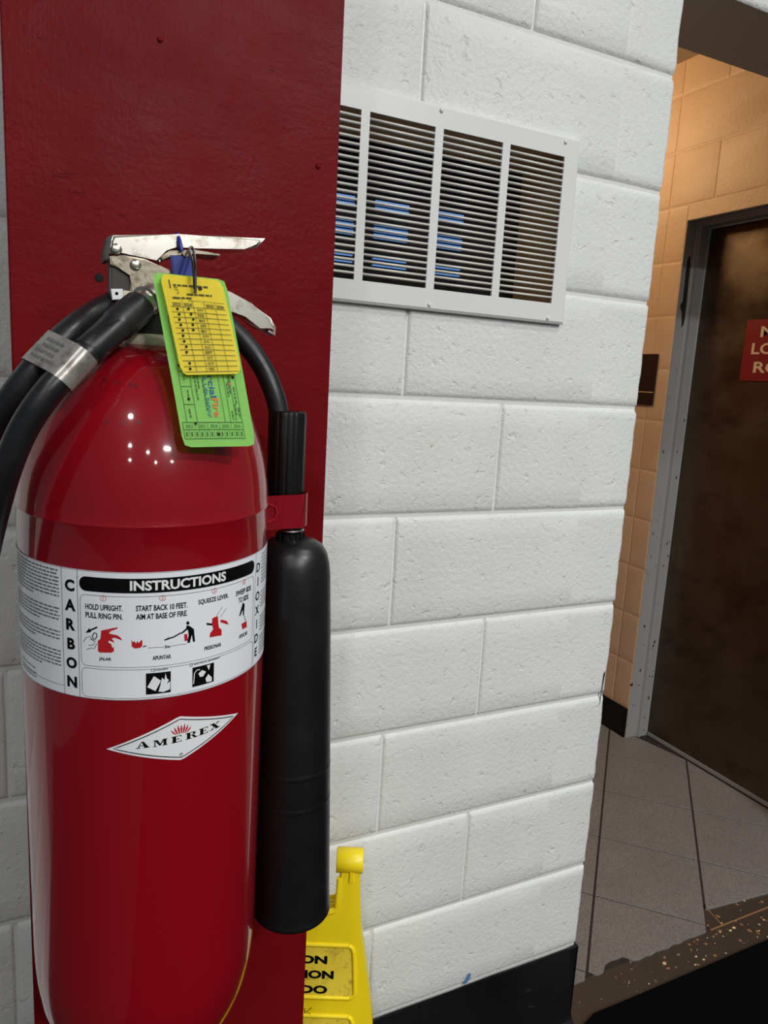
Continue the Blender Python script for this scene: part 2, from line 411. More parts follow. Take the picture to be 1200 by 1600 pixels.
# ---- steel door and its frame
d1 = struct(bpy.data.objects.new('door_1', None), 'brown brushed steel door in a chipped grey metal frame'); C.objects.link(d1)
fr = bpy.data.objects.new('door_frame', None); link(fr, d1); fr['label'] = 'chipped grey painted metal door frame'
def jamb(name, flip):
    # profile in (x, y): reveal, raised stop, rebate
    p = [(XW+.003, 0), (XW+.052, 0), (XW+.056, -.004), (XW+.060, -.004), (XW+.064, -.014), (XW+.072, -.0145), (XW+.076, -.011), (XW+.108, -.011), (XW+.112, -.014), (XW+.112, .004), (XW+.003, .004)]
    if flip: return prism(name, p, lambda x, y, k: (x, DY0+.002-y, DZ*k), 'frame', fr, .0008)
    return prism(name, p, lambda x, y, k: (x, DY1-.002+y, DZ*k), 'frame', fr, .0008)
jamb('jamb', False); jamb('jamb', True)
p = [(XW+.003, 0), (XW+.052, 0), (XW+.056, -.004), (XW+.060, -.004), (XW+.064, -.014), (XW+.072, -.0145), (XW+.076, -.011), (XW+.108, -.011), (XW+.112, -.014), (XW+.112, .004), (XW+.003, .004)]
prism('frame_head', p, lambda x, y, k: (x, DY0+(DY1-DY0)*k, DZ-.002+y), 'frame', fr, .0008)
prism('bare_metal_scrape', [(1.728, 1.975), (1.733, 1.982), (1.736, 1.955), (1.734, 1.91), (1.737, 1.88), (1.739, 1.80), (1.7385, 1.73), (1.733, 1.715), (1.7315, 1.74), (1.7285, 1.775), (1.724, 1.785), (1.723, 1.80), (1.7305, 1.82), (1.727, 1.89), (1.7265, 1.93)], lambda x, z, k: (1.731+(x-1.731)*1.9, DY1-.0032+k*.0014, z), 'scuff', fr)
rnd = random.Random(3)
for i in range(26):
    z = rnd.choice([rnd.uniform(.02, .5), rnd.uniform(.2, 1.4)]); x = rnd.uniform(1.702, 1.745) if rnd.random() < .25 else rnd.uniform(1.78, 1.806); r = rnd.uniform(.0015, .006)
    yy = DY1-.0026 if x < 1.75 else DY1-.0136
    prism('paint_chip', [(x+r*rnd.uniform(.5, 1.1)*math.cos(t), z+1.6*r*rnd.uniform(.5, 1.2)*math.sin(t)) for t in [j*.9 for j in range(7)]], lambda a, b, k, yy=yy: (a, yy+k*.0008, b), 'scuff', fr, smooth=False)
leaf = box('door_leaf', XW+.113, XW+.157, DY0+.018, DY1-.018, .012, DZ-.019, 'door', d1, .0015)
box('door_sweep', XW+.108, XW+.113, DY0+.02, DY1-.02, .004, .020, 'frame', leaf, .001)
for i, (y0, z0, y1, z1) in enumerate([(.706, 1.99, .716, 1.93), (.716, 1.93, .722, 1.90), (.712, 1.86, .714, 1.81), (.69, 1.99, .70, 1.94)]):
    prism('ghost_mark', [(y0, z0), (y0+.004, z0), (y1+.003, z1), (y1, z1)], lambda y, z, k: (XW+.1126+k*.0005, y, z), 'scuff', leaf, smooth=False)

# ---- floor: slab, tiles, threshold, mat
fl = struct(bpy.data.objects.new('floor', None), 'grey brown square floor tiles laid diagonally in the passage'); C.objects.link(fl)
box('grout_bed', -.2, 3.2, .16, 3.2, -.02, .0008, 'grout', fl)
box('grout_bed', XE-.15, 1.10, .086, .16, -.02, .0008, 'grout', fl)
box('subfloor', -2.6, 3.4, -4, .09, -.03, -.0065, 'grout', fl)
tn = .3048; q2 = math.sqrt(.5)
# grid axes: a along (1,1)/sqrt2, b along (1,-1)/sqrt2 ; joints at b = .4077 + k*tn, a = a0 + k*tn
b0 = .574*q2; a0 = (1.31+.747)*q2
def inside(x, y): return XE-.2 < x < XW+.14 and .075 < y < 3.0
for ia in range(-8, 8):
    for ib in range(-8, 6):
        A0, A1, B0, B1 = a0+ia*tn, a0+(ia+1)*tn, b0+ib*tn, b0+(ib+1)*tn
        g = .0019; A0 += g; A1 -= g; B0 += g*1.7; B1 -= g*1.7
        quad = [((a+b)*q2, (a-b)*q2) for a, b in ((A0, B0), (A1, B0), (A1, B1), (A0, B1))]
        # clip to the threshold line (ragged) and to the door wall
        def clip(pl_, fn):
            out = []
            for i in range(len(pl_)):
                p0, p1 = pl_[i], pl_[(i+1) % len(pl_)]; f0, f1 = fn(p0), fn(p1)
                if f0 >= 0: out.append(p0)
                if (f0 >= 0) != (f1 >= 0):
                    t = f0/(f0-f1); out.append((p0[0]+(p1[0]-p0[0])*t, p0[1]+(p1[1]-p0[1])*t))
            return out
        broken = quad[0][0]+quad[2][0] > 0 and B0 > b0+tn*.9 and B0 < b0+tn*1.1
        lo = .078
        pg = clip(quad, lambda p: p[1]-lo)
        if pg: pg = clip(pg, lambda p: (XW+.10 if DY0 < p[1] < DY1 else XW+.02)-p[0])
        if pg: pg = clip(pg, lambda p: p[0]-.32)
        if pg: pg = clip(pg, lambda p: 2.9-p[1])
        if broken and pg: pg = clip(pg, lambda p: p[1]-.128-(.02 if p[0] < 1.17 else 0)+.06*max(0, p[0]-1.2))
        if pg and len(pg) >= 3:
            ar = abs(sum(pg[i][0]*pg[(i+1) % len(pg)][1]-pg[(i+1) % len(pg)][0]*pg[i][1] for i in range(len(pg))))/2
            if ar < .0004: continue
            # ragged broken edge along the threshold
            pp = []
            for i in range(len(pg)):
                p0, p1 = pg[i], pg[(i+1) % len(pg)]; pp.append(p0)
                if abs(p0[1]-p1[1]) < .012 and p0[1] < .16 and p1[1] < .16 and abs(p0[0]-p1[0]) > .05:
                    nn = int(abs(p0[0]-p1[0])/.02)
                    for k in range(1, nn):
                        xk = p0[0]+(p1[0]-p0[0])*k/nn
                        pp.append((xk, p0[1]+(p1[1]-p0[1])*k/nn+random.uniform(-.003, .003)+(.018 if .72 < xk < .80 else 0)))
            prism('floor_tile', pp, lambda x, y, k: (x, y, .002-k*.008), 'tile', fl, .0007, seg=1, smooth=False)
# threshold of older tile
th = struct(box('trim_1', XE-.02, 3.2, -.02, .15, -.015, -.0035, 'oldtile'), 'worn speckled brown threshold strip of older tile at the opening')
prism('tile_joint', [(1.10, .079), (1.45, .0785), (1.45, .0825), (1.10, .083)], lambda x, y, k: (x, y, -.0025-k*.002), 'brassline', th, smooth=False)
prism('tile_joint', [(1.146, .083), (1.149, .083), (1.162, .14), (1.159, .14)], lambda x, y, k: (x, y, -.0025-k*.002), 'brassline', th, smooth=False)
prism('tile_joint', [(.735, .0865), (.80, .094), (.80, .097), (.735, .0895)], lambda x, y, k: (x, y, -.0025-k*.002), 'brassline', th, smooth=False)
rnd = random.Random(11)
for i in range(120):
    x = rnd.uniform(.72, 1.6); y = rnd.uniform(-.002, .07) if rnd.random() < .8 else rnd.uniform(.084, .13)
    if y > .08 and x < 1.1: continue
    r = rnd.uniform(.0012, .0042)*(1.2 if x > .85 else .6)
    prism('worn_fleck', [(x+r*rnd.uniform(.6, 1.5)*math.cos(t), y+r*rnd.uniform(.5, 1.3)*math.sin(t)) for t in [j*1.05 for j in range(6)]], lambda a, b, k: (a, b, -.0029-k*.001), 'brassline' if rnd.random() < .6 else 'sign_letter', th, smooth=False)
bm = bmesh.new()
gx, gy = 60, 40
vs = [[bm.verts.new((-.9+3.9*i/gx, -2.6+(2.588)*j/gy, .005+random.uniform(-.0008, .0008))) for j in range(gy+1)] for i in range(gx+1)]
for i in range(gx):
    for j in range(gy): bm.faces.new((vs[i][j], vs[i+1][j], vs[i+1][j+1], vs[i][j+1]))
r_ = bmesh.ops.extrude_face_region(bm, geom=bm.faces[:])
bmesh.ops.translate(bm, verts=[e for e in r_['geom'] if isinstance(e, bmesh.types.BMVert)], vec=(0, 0, -.0105))
for v in bm.verts:
    if v.co.x < XE+.03 and v.co.y > -.035: v.co.y = -.0345
tag(frombm('floor_mat', bm, 'mat', None, False), 'black carpet floor mat in front of the threshold', 'floor mat')

# ================================================================== THINGS
# ---- red column
CY = -.33
cx0, cx1 = -.584, -.266
bm = bmesh.new(); bmbox(bm, cx0, cx1, CY, -.15, 0, 3.0)
bmesh.ops.bevel(bm, geom=[e for e in bm.edges if abs(e.verts[0].co.z-e.verts[1].co.z) > 1], offset=.0015, segments=2, affect='EDGES')
colr = frombm('column', bm, 'red_col', None, True)
colr['kind'] = 'thing'
tag(colr, 'tall square column painted dark red behind the fire extinguisher', 'column')
hp = at(155, 434, CY)
v, f = lathe([(.0001, -.0004), (.0034, -.0004), (.0042, .0002)], 14)
mesh('screw_hole', [(hp.x+a, CY+c*1-.0003, hp.z+b) for a, b, c in v], f, 'hole', colr)
rnd = random.Random(5)
def smear(cx, cz, w, h, name='paint_ridge'):
    n = 9; P = [(cx+(i/n-.5)*w, cz+rnd.uniform(-h, h)) for i in range(n+1)]
    top = [(x, z+rnd.uniform(.0006, .002)) for x, z in P]; bot = [(x, z-rnd.uniform(.0003, .001)) for x, z in P]
    prism(name, top+bot[::-1], lambda x, z, k: (x, CY-.0004+k*.001, z), 'red_col', colr, .0003, seg=1)
for px_, py_, w in ((95, 275, .012), (120, 300, .014), (150, 325, .008), (110, 270, .009), (190, 335, .008), (62, 58, .004), (425, 110, .005)):
    c_ = at(px_, py_, CY); smear(c_.x, c_.z, w, .0007)
for px_, py_ in ((497, 260), (250, 62), (40, 620)):
    c_ = at(px_, py_, CY)
    v, f = lathe([(.0028, 0), (.0026, .0009), (.0016, .0016), (.0001, .0018)], 10)
    mesh('paint_blob', [(c_.x+a, CY-c, c_.z+b) for a, b, c in v], f, 'red_col', colr, True)

# ---- louvred wall vent
vt = thing('wall_vent', 'white louvred metal vent grille screwed to the white block wall', 'vent', (.031, 0, 1.567))
vi = vt.matrix_world.inverted()
GX0, GX1, GZ0, GZ1 = -.251, .313, 1.567, 1.881
cols = [(-.220, -.106), (-.0915, .0225), (.0375, .1515), (.1665, .2805)]
SZ0, SZ1 = 1.6015, 1.8475
fy0, fy1 = -.0125, -.001
bm = bmesh.new()
# frame with sloped rim
def framebars(bm):
    xs = [GX0+.004, cols[0][0], cols[0][1], cols[1][0], cols[1][1], cols[2][0], cols[2][1], cols[3][0], cols[3][1], GX1-.004]
    zs = [GZ0+.004, SZ0, SZ1, GZ1-.004]
    grid = [[bm.verts.new((x, fy0, z)) for z in zs] for x in xs]
    for i in range(len(xs)-1):
        for j in range(3):
            if j == 1 and i % 2 == 1: continue
            bm.faces.new((grid[i][j], grid[i+1][j], grid[i+1][j+1], grid[i][j+1]))
framebars(bm)
ext = bmesh.ops.extrude_face_region(bm, geom=bm.faces[:])
ev = [e for e in ext['geom'] if isinstance(e, bmesh.types.BMVert)]
for v_ in ev:
    v_.co.y = -.0105+.0015 if SZ0-.001 < v_.co.z < SZ1+.001 and GX0+.01 < v_.co.x < GX1-.01 else -.0105
frombm('grille_frame', bm, 'vent', vt, False, vi)
bm = bmesh.new()
o_ = [(GX0, GZ0), (GX1, GZ0), (GX1, GZ1), (GX0, GZ1)]; i_ = [(GX0+.004, GZ0+.004), (GX1-.004, GZ0+.004), (GX1-.004, GZ1-.004), (GX0+.004, GZ1-.004)]
a_ = [bm.verts.new((x, fy1, z)) for x, z in o_]; b_ = [bm.verts.new((x, fy0+.003, z)) for x, z in o_]; c_ = [bm.verts.new((x, fy0, z)) for x, z in i_]
for r1, r2 in ((a_, b_), (b_, c_)):
    for i in range(4): bm.faces.new((r1[i], r1[(i+1) % 4], r2[(i+1) % 4], r2[i]))
frombm('grille_rim', bm, 'vent', vt, False, vi)
NS = 25; pitch = (SZ1-SZ0)/NS
W_ = cols[0][1]-cols[0][0]
# one louvre blade: a thin curved strip that rolls back into the wall
prof = [(fy0+.0012, .0022), (fy0, .0012), (fy0-.0002, -.0004), (fy0+.0012, -.0014), (fy0+.006, -.0014), (fy0+.006, .0004), (fy0+.003, .0014)]
bm = bmesh.new(); ringA = [bm.verts.new((-W_/2, y, z)) for y, z in prof]; ringB = [bm.verts.new((W_/2, y, z)) for y, z in prof]
for i in range(len(prof)): bm.faces.new((ringA[i], ringA[(i+1) % len(prof)], ringB[(i+1) % len(prof)], ringB[i]))
bm.faces.new(ringA); bm.faces.new(ringB[::-1]); bmesh.ops.recalc_face_normals(bm, faces=bm.faces)
sl = bpy.data.meshes.new('slat'); bm.to_mesh(sl); bm.free(); sl.materials.append(M['slot'])
for p_ in sl.polygons: p_.use_smooth = True
for (a, b) in cols:
    for k in range(1, NS):
        o = bpy.data.objects.new('slat', sl); link(o, vt); o.location = ((a+b)/2-.031, 0, SZ0+k*pitch-1.567)
for x, z in ((.031, 1.873), (.279, 1.871), (.031, 1.576), (.275, 1.575), (-.217, 1.872), (-.217, 1.575)):
    v, f = lathe([(.0036, 0), (.0036, .001), (.0028, .0024), (.0012, .003), (.0001, .003)], 12)
    mesh('screw', [(x+p[0], fy0-p[2], z+p[1]) for p in v], f, 'vent', vt, True, vi)
# duct behind: tan cut block at the sides, dark beyond
bm = bmesh.new()
x0, x1, z0, z1, y1 = VX0+.001, VX1-.001, VZ0+.001, VZ1-.001, .13
for q in (((x1, .001, z0), (x1, y1, z0), (x1, y1, z1), (x1, .001, z1)), ((x0, .001, z0), (x0, .001, z1), (x0, y1, z1), (x0, y1, z0)),
          ((x0, .001, z1), (x1, .001, z1), (x1, y1, z1), (x0, y1, z1)), ((x0, .001, z0), (x0, y1, z0), (x1, y1, z0), (x1, .001, z0))):
    bm.faces.new([bm.verts.new(p) for p in q])
me = bpy.data.meshes.new('duct'); bm.transform(vi); bm.to_mesh(me); bm.free(); me.materials.append(M['cavity_tan'])
link(bpy.data.objects.new('duct', me), vt)
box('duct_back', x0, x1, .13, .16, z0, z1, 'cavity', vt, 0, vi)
for gx, gw in ((-.012, .066), (.112, .056), (-.088, .036)):  # bluish light from beyond the duct, put into glowing strips
    for gz, nb in ((1.757, 3), (1.707, 5), (1.655, 5)):
        for k in range(nb):
            box('blue_light_strip', gx, gx+gw, .124, .1295, gz-.012+k*.0056, gz-.012+k*.0056+.0017, 'blue', vt, 0, vi)

# ---- fire extinguisher: local frame along its axis (it hangs leaning a little)
AX = Vector((-.00689, -.04283, 1)).normalized()
EX = (Vector((1, 0, 0))-AX*AX.x).normalized(); EY = AX.cross(EX)
A0 = Vector((-.48132, -.46055, 1.2)); TB = -.397
org = A0+AX*TB
ME = Matrix(((EX.x, EY.x, AX.x, org.x), (EX.y, EY.y, AX.y, org.y), (EX.z, EY.z, AX.z, org.z), (0, 0, 0, 1)))
MI = ME.inverted()
ext = thing('fire_extinguisher', 'large red carbon dioxide fire extinguisher hanging on the red column', 'fire extinguisher', None, mw=ME)
R = .1016
prof = [(.0001, .012), (.03, .008), (.045, .002), (.056, 0), (.066, .004), (.076, .013), (.0845, .026), (.0915, .043), (.0970, .064), (.1002, .088), (.1012, .105), (R, .122), (R, .2), (R, .35), (R, .5),
        (R, .5345), (.10190, .5352), (.10205, .536), (.10190, .5368), (.10155, .5376)]
for t, r in ((.148, .10125), (.158, .1004), (.17, .0987), (.18, .0968), (.19, .0942), (.20, .0911), (.21, .0873), (.22, .0828), (.23, .0772), (.24, .0702), (.248, .0630), (.255, .0545), (.261, .0445), (.265, .0345), (.2675, .027), (.268, .02)):
    prof.append((r, t-TB))
v, f = lathe(prof, 128)
cyl = mesh('cylinder', v, f, 'red', ext, True, ang=60)
def lab(s, t, h):
    a = s/.102; rr = R+.0003+h; return (rr*math.sin(a), -rr*math.cos(a), t-TB)
# label film
def grid2(s0, s1, t0, t1, n): return rect2(s0, t0, s1, t1, n)
lb = art('instruction_label', grid2(-.168, .150, .0035, .1052, 80), 'label', ext, lab, 0)
lb['label'] = 'white instruction label with black lettering wrapped around the cylinder'
h1, h2, h3 = .0002, .0004, .0006
def bar2(x0, y0, x1, y1, r, n=60):       # rounded solid bar, cut into strips so that it can bend
    v = []; f = []
    xs = [x0+r*(1-math.cos(math.pi*k/12)) for k in range(7)]+[x0+r+(x1-x0-2*r)*k/n for k in range(1, n)]+[x1-r*(1-math.cos(math.pi*k/12)) for k in range(6, -1, -1)]
    for x in xs:
        e = r-min(r, x-x0, x1-x); dy = r-math.sqrt(max(0, r*r-e*e)); v += [(x, y0+dy), (x, y1-dy)]
    for i in range(len(xs)-1): f.append((2*i, 2*i+2, 2*i+3, 2*i+1))
    return v, f
art('heading_bar', bar2(-.0646, .0893, .0835, .1005, .0052), 'blackp', lb, lab, h1)
art('heading_lettering', fit(text2('INSTRUCTIONS', .01, .95, .00032), .0745, .0099, .0951, .0078), 'whitep', lb, lab, h2)
def col_letters(word, s, ta, tb, h, w, bold):
    parts = []
    for i, ch in enumerate(word):
        tv = text2(ch, .01, 1, bold); xs = [p[0] for p in tv[0]]; ys = [p[1] for p in tv[0]]
        k = h/(max(ys)-min(ys)); ww = min((max(xs)-min(xs))*k, w)
        parts.append(fit(tv, ww, s, ta+(tb-ta)*i/(len(word)-1), h))
    return join(parts)
art('carbon_lettering', col_letters('CARBON', -.0727, .0920, .0152, .0092, .0092, .00045), 'blackp', lb, lab, h1)
art('dioxide_lettering', col_letters('DIOXIDE', .0920, .0912, .0150, .0080, .0080, .00022), 'blackp', lb, lab, h1)
lines = [ribbon(seglin((-.0797, .0035), (-.0797, .1052), 1), .0004), ribbon(seglin((-.0662, .0035), (-.0662, .1052), 1), .0004), ribbon(seglin((.0865, .0035), (.0865, .1052), 1), .0003),
         ribbon(rrect(-.0642, .0305, .0833, .0865, .004, 60), .00035, True), ribbon(rrect(-.0642, .0052, .0850, .0285, .004, 60), .00035, True),
         ribbon(seglin((-.168, .0105), (-.0797, .0105), 30), .00035),
         ribbon(seglin((-.168, .1048), (.150, .1048), 90), .0003), ribbon(seglin((-.168, .0039), (.150, .0039), 90), .0003)]
art('ruled_lines', join(lines), 'greyp', lb, lab, h1)
stp = []
for t_, s_, w_, n in ((('HOLD UPRIGHT.', 'PULL RING PIN.'), -.0464, .0275, 1), (('START BACK 10 FEET.', 'AIM AT BASE OF FIRE.'), -.0045, .0375, 2), (('SQUEEZE LEVER.', None), .0366, .0275, 3), (('SWEEP SIDE', 'TO SIDE.'), .0688, .0205, 4)):
    y0 = .0775 if n != 4 else .0772
    if n == 3: y0 = .0778
    stp.append(fit(text2(t_[0], .005, .6, .00012), w_, s_, y0, .0045))
    if t_[1]: stp.append(fit(text2(t_[1], .005, .6, .00012), w_ if n != 4 else .014, s_, y0-.0066, .0045))
art('step_lettering', join(stp), 'blackp', lb, lab, h1)
nums = []
for n, s_ in ((1, -.0465), (2, -.0044), (3, .0366), (4, .0684)):
    art('step_number', join([ribbon(circ(s_, .0848, .0021, 18), .0003, True), fit(text2(str(n), .003), None, s_, .0847, .0024)]), 'redp', lb, lab, h1)
for vf_ in [fit(text2('JALAR', .004, .7, .0001), .0092, -.0458, .0366, .0034), fit(text2('APUNTAR', .004, .7, .0001), .0135, -.0048, .0374, .0034),
    fit(text2('PRESIONAR', .004, .7, .0001), .0155, .0362, .0386, .0033), fit(text2('APLICAR', .004, .7, .0001), .0115, .0694, .0388, .0033),
    fit(text2('3m', .003, .9, .0001), .0042, -.0008, .0457, .0024),
    fit(text2('LIQUIDS', .002, 1.1, .00006), .0095, -.0050, .0274, .0014), fit(text2('ELECTRICAL EQUIPMENT', .002, 1.1, .00006), .0230, .0315, .0274, .0013),
    ribbon(rrect(-.0125, .0264, -.0102, .0283, .0003, 8), .0003, True), ribbon(circ(.0177, .0273, .0011, 12), .0004, True)]:
    art('caption_lettering', vf_, 'blackp', lb, lab, h1)
PIC = {'ext_red': [(-51.1, 51.0), (-49.1, 52.7), (-48.3, 59.5), (-36.5, 62.7), (-36.5, 61.6), (-41.6, 59.3), (-42.8, 57.5), (-36.6, 56.2), (-34.5, 54.7), (-33.1, 52.5), (-35.2, 53.1), (-38.8, 54.4), (-40.8, 53.5), (-39.2, 51.7), (-39.3, 43.4), (-41.1, 42.3), (-49.3, 41.8), (-51.0, 42.6)], 'arrow': [(-60.6, 56.3), (-57.4, 60.6), (-57.0, 59.5), (-51.6, 62.4), (-51.1, 61.3), (-56.3, 58.4), (-55.9, 57.6)], 'hand_a': [(-62.4, 48.9), (-59.9, 52.8), (-56.7, 54.0), (-55.6, 51.7), (-53.7, 51.1)], 'hand_b': [(-60.1, 43.2), (-56.2, 44.9), (-53.8, 44.7), (-51.8, 48.9)], 'hand_c': [(-58.5, 46.6), (-54.6, 47.5), (-53.0, 50.4), (-56.8, 52.0)], 'ring': [(-54.8, 52.6), (-55.0, 55.0), (-53.6, 57.3), (-51.9, 56.8), (-51.7, 54.5), (-53.1, 52.0), (-54.8, 52.6)], 'fire': [(-26.6, 53.1), (-25.6, 50.9), (-24.5, 51.9), (-23.4, 49.7), (-22.4, 51.8), (-21.3, 50.0), (-20.2, 51.8), (-18.9, 52.8), (-18.8, 48.1), (-20.3, 46.2), (-24.5, 45.9), (-26.3, 47.5)], 'beam': [(-18.5, 46.9), (1.4, 52.7)], 'dim_a': [(-14.9, 45.9), (-3.3, 45.6)], 'dim_b': [(2.0, 45.8), (13.9, 45.8)], 'wand': [(-3.0, 51.2), (3.9, 52.9), (9.4, 55.5)], 'man': [(13.7, 61.0), (16.2, 59.9), (19.5, 56.8), (20.5, 46.3), (18.8, 46.6), (17.9, 52.8), (16.3, 46.2), (14.3, 46.6), (15.4, 53.2), (14.6, 57.5), (10.2, 54.5), (9.4, 55.5), (13.3, 58.5)], 'head': [(13.3, 62.8), (13.9, 64.0), (15.2, 64.0), (15.9, 62.7), (15.5, 61.2), (14.1, 61.3)], 'tank': [(11.8, 53.9), (14.2, 53.9), (14.7, 48.3), (12.2, 48.3)], 'sq_red': [(32.9, 47.1), (33.3, 50.5), (36.1, 53.3), (35.0, 57.0), (34.9, 62.2), (36.8, 63.1), (40.2, 63.2), (40.9, 55.6), (41.4, 53.3), (44.0, 50.8), (44.1, 46.0)], 'sq_noz': [(29.9, 59.9), (35.0, 58.3), (35.0, 56.6), (30.2, 58.1)], 'sq_lev': [(42.8, 59.7), (49.1, 57.0), (51.2, 53.3), (47.0, 55.3), (42.8, 57.5)], 'sq_l1': [(38.7, 63.5), (44.6, 69.9)], 'sq_l2': [(42.7, 62.1), (48.3, 67.7)], 'sw_man': [(67.6, 67.6), (70.1, 65.3), (69.5, 56.0), (68.1, 55.9), (67.9, 61.2), (64.4, 56.6), (63.3, 57.4), (65.7, 63.0)], 'sw_red': [(66.6, 49.2), (73.5, 49.7), (74.1, 44.0), (67.9, 44.0)], 'sw_l': [(69.5, 55.5), (72.3, 50.1)], 'p1': [(-16.4, 25.4), (1.8, 24.9), (1.8, 7.6), (-16.1, 8.1)], 'p1a': [(-15.5, 14.1), (-10.6, 22.8), (-5.5, 18.5), (-9.5, 10.3)], 'p1b': [(-5.9, 14.8), (-4.8, 20.9), (-2.9, 18.8), (-2.2, 24.3), (-1.1, 19.6), (0.4, 18.5), (-1.1, 15.4), (1.4, 17.1), (1.2, 10.5), (-3.6, 8.9), (-7.3, 9.7)], 'p2': [(18.6, 25.0), (37.1, 24.7), (37.4, 8.2), (19.2, 8.8)], 'p2a': [(23.4, 19.1), (26.5, 21.3), (29.9, 19.2), (27.6, 15.8), (24.8, 15.9)], 'p2b': [(19.5, 11.2), (20.2, 20.3), (22.1, 22.3), (24.7, 22.3)], 'p2c': [(29.5, 13.1), (32.0, 16.5), (35.1, 12.9), (35.2, 9.5), (30.5, 9.9)], 'p2d': [(30.5, 24.1), (33.8, 24.2), (32.4, 19.7)]}
PIC = {k: [(x/1000, y/1000) for x, y in p] for k, p in PIC.items()}
for k in ('ext_red', 'fire', 'tank', 'sq_red', 'sq_lev', 'sw_red'): art('red_pictogram', poly2(PIC[k]), 'redp', lb, lab, h1)
sqr = [grid2(-.0164, .0018, .0078, .0252, 10), grid2(.0187, .0373, .0085, .0249, 10)]
for vf_ in [poly2(PIC[k]) for k in ('arrow', 'man', 'head', 'sq_noz', 'sw_man')]+sqr+[ribbon(PIC['wand'], .0011), ribbon(PIC['hand_a'], .0004), ribbon(PIC['hand_b'], .0004), ribbon(PIC['hand_c'], .0004), ribbon(PIC['ring'], .0007)]:
    art('black_pictogram', vf_, 'blackp', lb, lab, h1)
for vf_ in [poly2(PIC[k]) for k in ('p1a', 'p1b', 'p2a', 'p2c', 'p2d')]+[ribbon(PIC['p2b'], .0007), poly2([(-.0425, .0520), (-.0395, .0508), (-.0385, .0478), (-.0402, .0462), (-.0412, .0495), (-.0432, .0505)])]:
    art('white_pictogram', vf_, 'whitep', lb, lab, h3)
for vf_ in (ribbon(PIC['beam'], .0011), ribbon(PIC['dim_a'], .0004), ribbon(PIC['dim_b'], .0004), ribbon(PIC['sq_l1'], .0004), ribbon(PIC['sq_l2'], .0004), ribbon(PIC['sw_l'], .0006)):
    art('grey_pictogram', vf_, 'greyp', lb, lab, h1)
rnd = random.Random(21)
fp = []
t_ = .1018
for para in (9, 5, 4, 6):
    for i in range(para):
        x1 = -.0825 if i < para-1 else rnd.uniform(-.12, -.10)
        fp.append(dashes(-.150, x1, t_, .00115, (.002, .0065), .0009, rnd)); t_ -= .00285
    t_ -= .0042
for i in range(3): fp.append(dashes(-.142, -.112, .0158-i*.0031+(-.0012 if i else 0), .001, (.002, .005), .0009, rnd))
for i in range(30):
    if i in (9, 10, 16, 17, 23): continue
    fp.append(dashes(.0995, .140, .1005-i*.0031, .0011, (.002, .006), .0009, rnd))
art('fine_print', join(fp), 'greyp', lb, lab, h1)['kind'] = 'stuff'
# ---- diamond maker's decal
lg = [(-.0462, -.0377), (.0087, -.0141), (.0652, -.0301), (.0105, -.0526)]
def diamond(pts, n=40):
    Lp, Tp, Rp, Bp = pts; v = []; f = []
    for i in range(n+1):
        s = Lp[0]+(Rp[0]-Lp[0])*i/n
        def edge(P):
            return Lp[1]+(P[1]-Lp[1])*(s-Lp[0])/(P[0]-Lp[0]) if s < P[0] else P[1]+(Rp[1]-P[1])*(s-P[0])/(Rp[0]-P[0])
        v += [(s, edge(Bp)), (s, edge(Tp))]
    for i in range(n): f.append((2*i, 2*i+2, 2*i+3, 2*i+1))
    return v, f
dc = art('diamond_decal', diamond(lg), 'whitep', ext, lab, 0); dc['label'] = 'white diamond decal with black serif lettering and red flame'
li = [(-.0408, -.0371), (.0090, -.0166), (.0596, -.0305), (.0106, -.0501)]
art('decal_border', ribbon(sum([seglin(li[i], li[(i+1) % 4], 14)[:-1] for i in range(4)], []), .0008, True), 'blackp', dc, lab, h1)
def slab(ch):      # wide slab-serif capitals in a unit cell
    Q = []
    def q(*p): Q.append(poly2(p))
    def r(x0, y0, x1, y1): q((x0, y0), (x1, y0), (x1, y1), (x0, y1))
    if ch == 'A':
        q((.42, 1), (.60, 1), (.98, .08), (.66, .08)); q((.42, 1), (.47, 1), (.20, .08), (.10, .08)); r(.26, .32, .70, .42); r(0, 0, .34, .1); r(.56, 0, 1.06, .1)
    if ch == 'M':
        r(.10, .05, .18, 1); r(.84, .05, 1.08, 1); q((.10, 1), (.36, 1), (.60, .32), (.50, .1)); q((.50, .1), (.62, .1), (.92, 1), (.80, 1)); r(0, 0, .30, .1); r(.74, 0, 1.18, .1); r(0, .9, .3, 1); r(.8, .9, 1.18, 1)
    if ch == 'E':
        r(.12, 0, .40, 1); r(0, 0, .86, .1); r(0, .9, .84, 1); q((.86, 0), (.86, .34), (.76, .08)); q((.84, 1), (.84, .68), (.74, .92)); r(.40, .46, .62, .55); r(.58, .36, .64, .65)
    if ch == 'R':
        r(.12, 0, .40, 1); r(0, 0, .54, .1); r(0, .9, .62, 1); q((.56, 1), (.80, .94), (.90, .76), (.80, .56), (.56, .48), (.56, .56), (.64, .62), (.66, .76), (.62, .88), (.56, .92)); r(.38, .46, .6, .55); q((.52, .50), (.70, .50), (.98, .06), (.72, .06)); r(.70, 0, 1.06, .1)
    if ch == 'X':
        q((.10, .92), (.42, .92), (.94, .08), (.62, .08)); q((.78, .92), (.88, .92), (.24, .08), (.12, .08)); r(0, 0, .36, .1); r(.52, 0, 1.04, .1); r(0, .9, .52, 1); r(.66, .9, 1.0, 1)
    return join(Q)
parts = []
ss = [-.0238, -.0112, .0024, .0137, .0248, .0345]; base = lambda s: -.0378+(s+.024)*.052
for ch, s_ in zip('AMEREX', ss):
    v, f = slab(ch); w = .0094 if ch != 'M' else .0092
    parts.append(([(s_+x*w, base(s_+x*w)+y*.0056+(.0004 if ch in 'AX' else 0)) for x, y in v], f))
art('decal_lettering', join(parts), 'blackp', dc, lab, h1)
fl_ = []
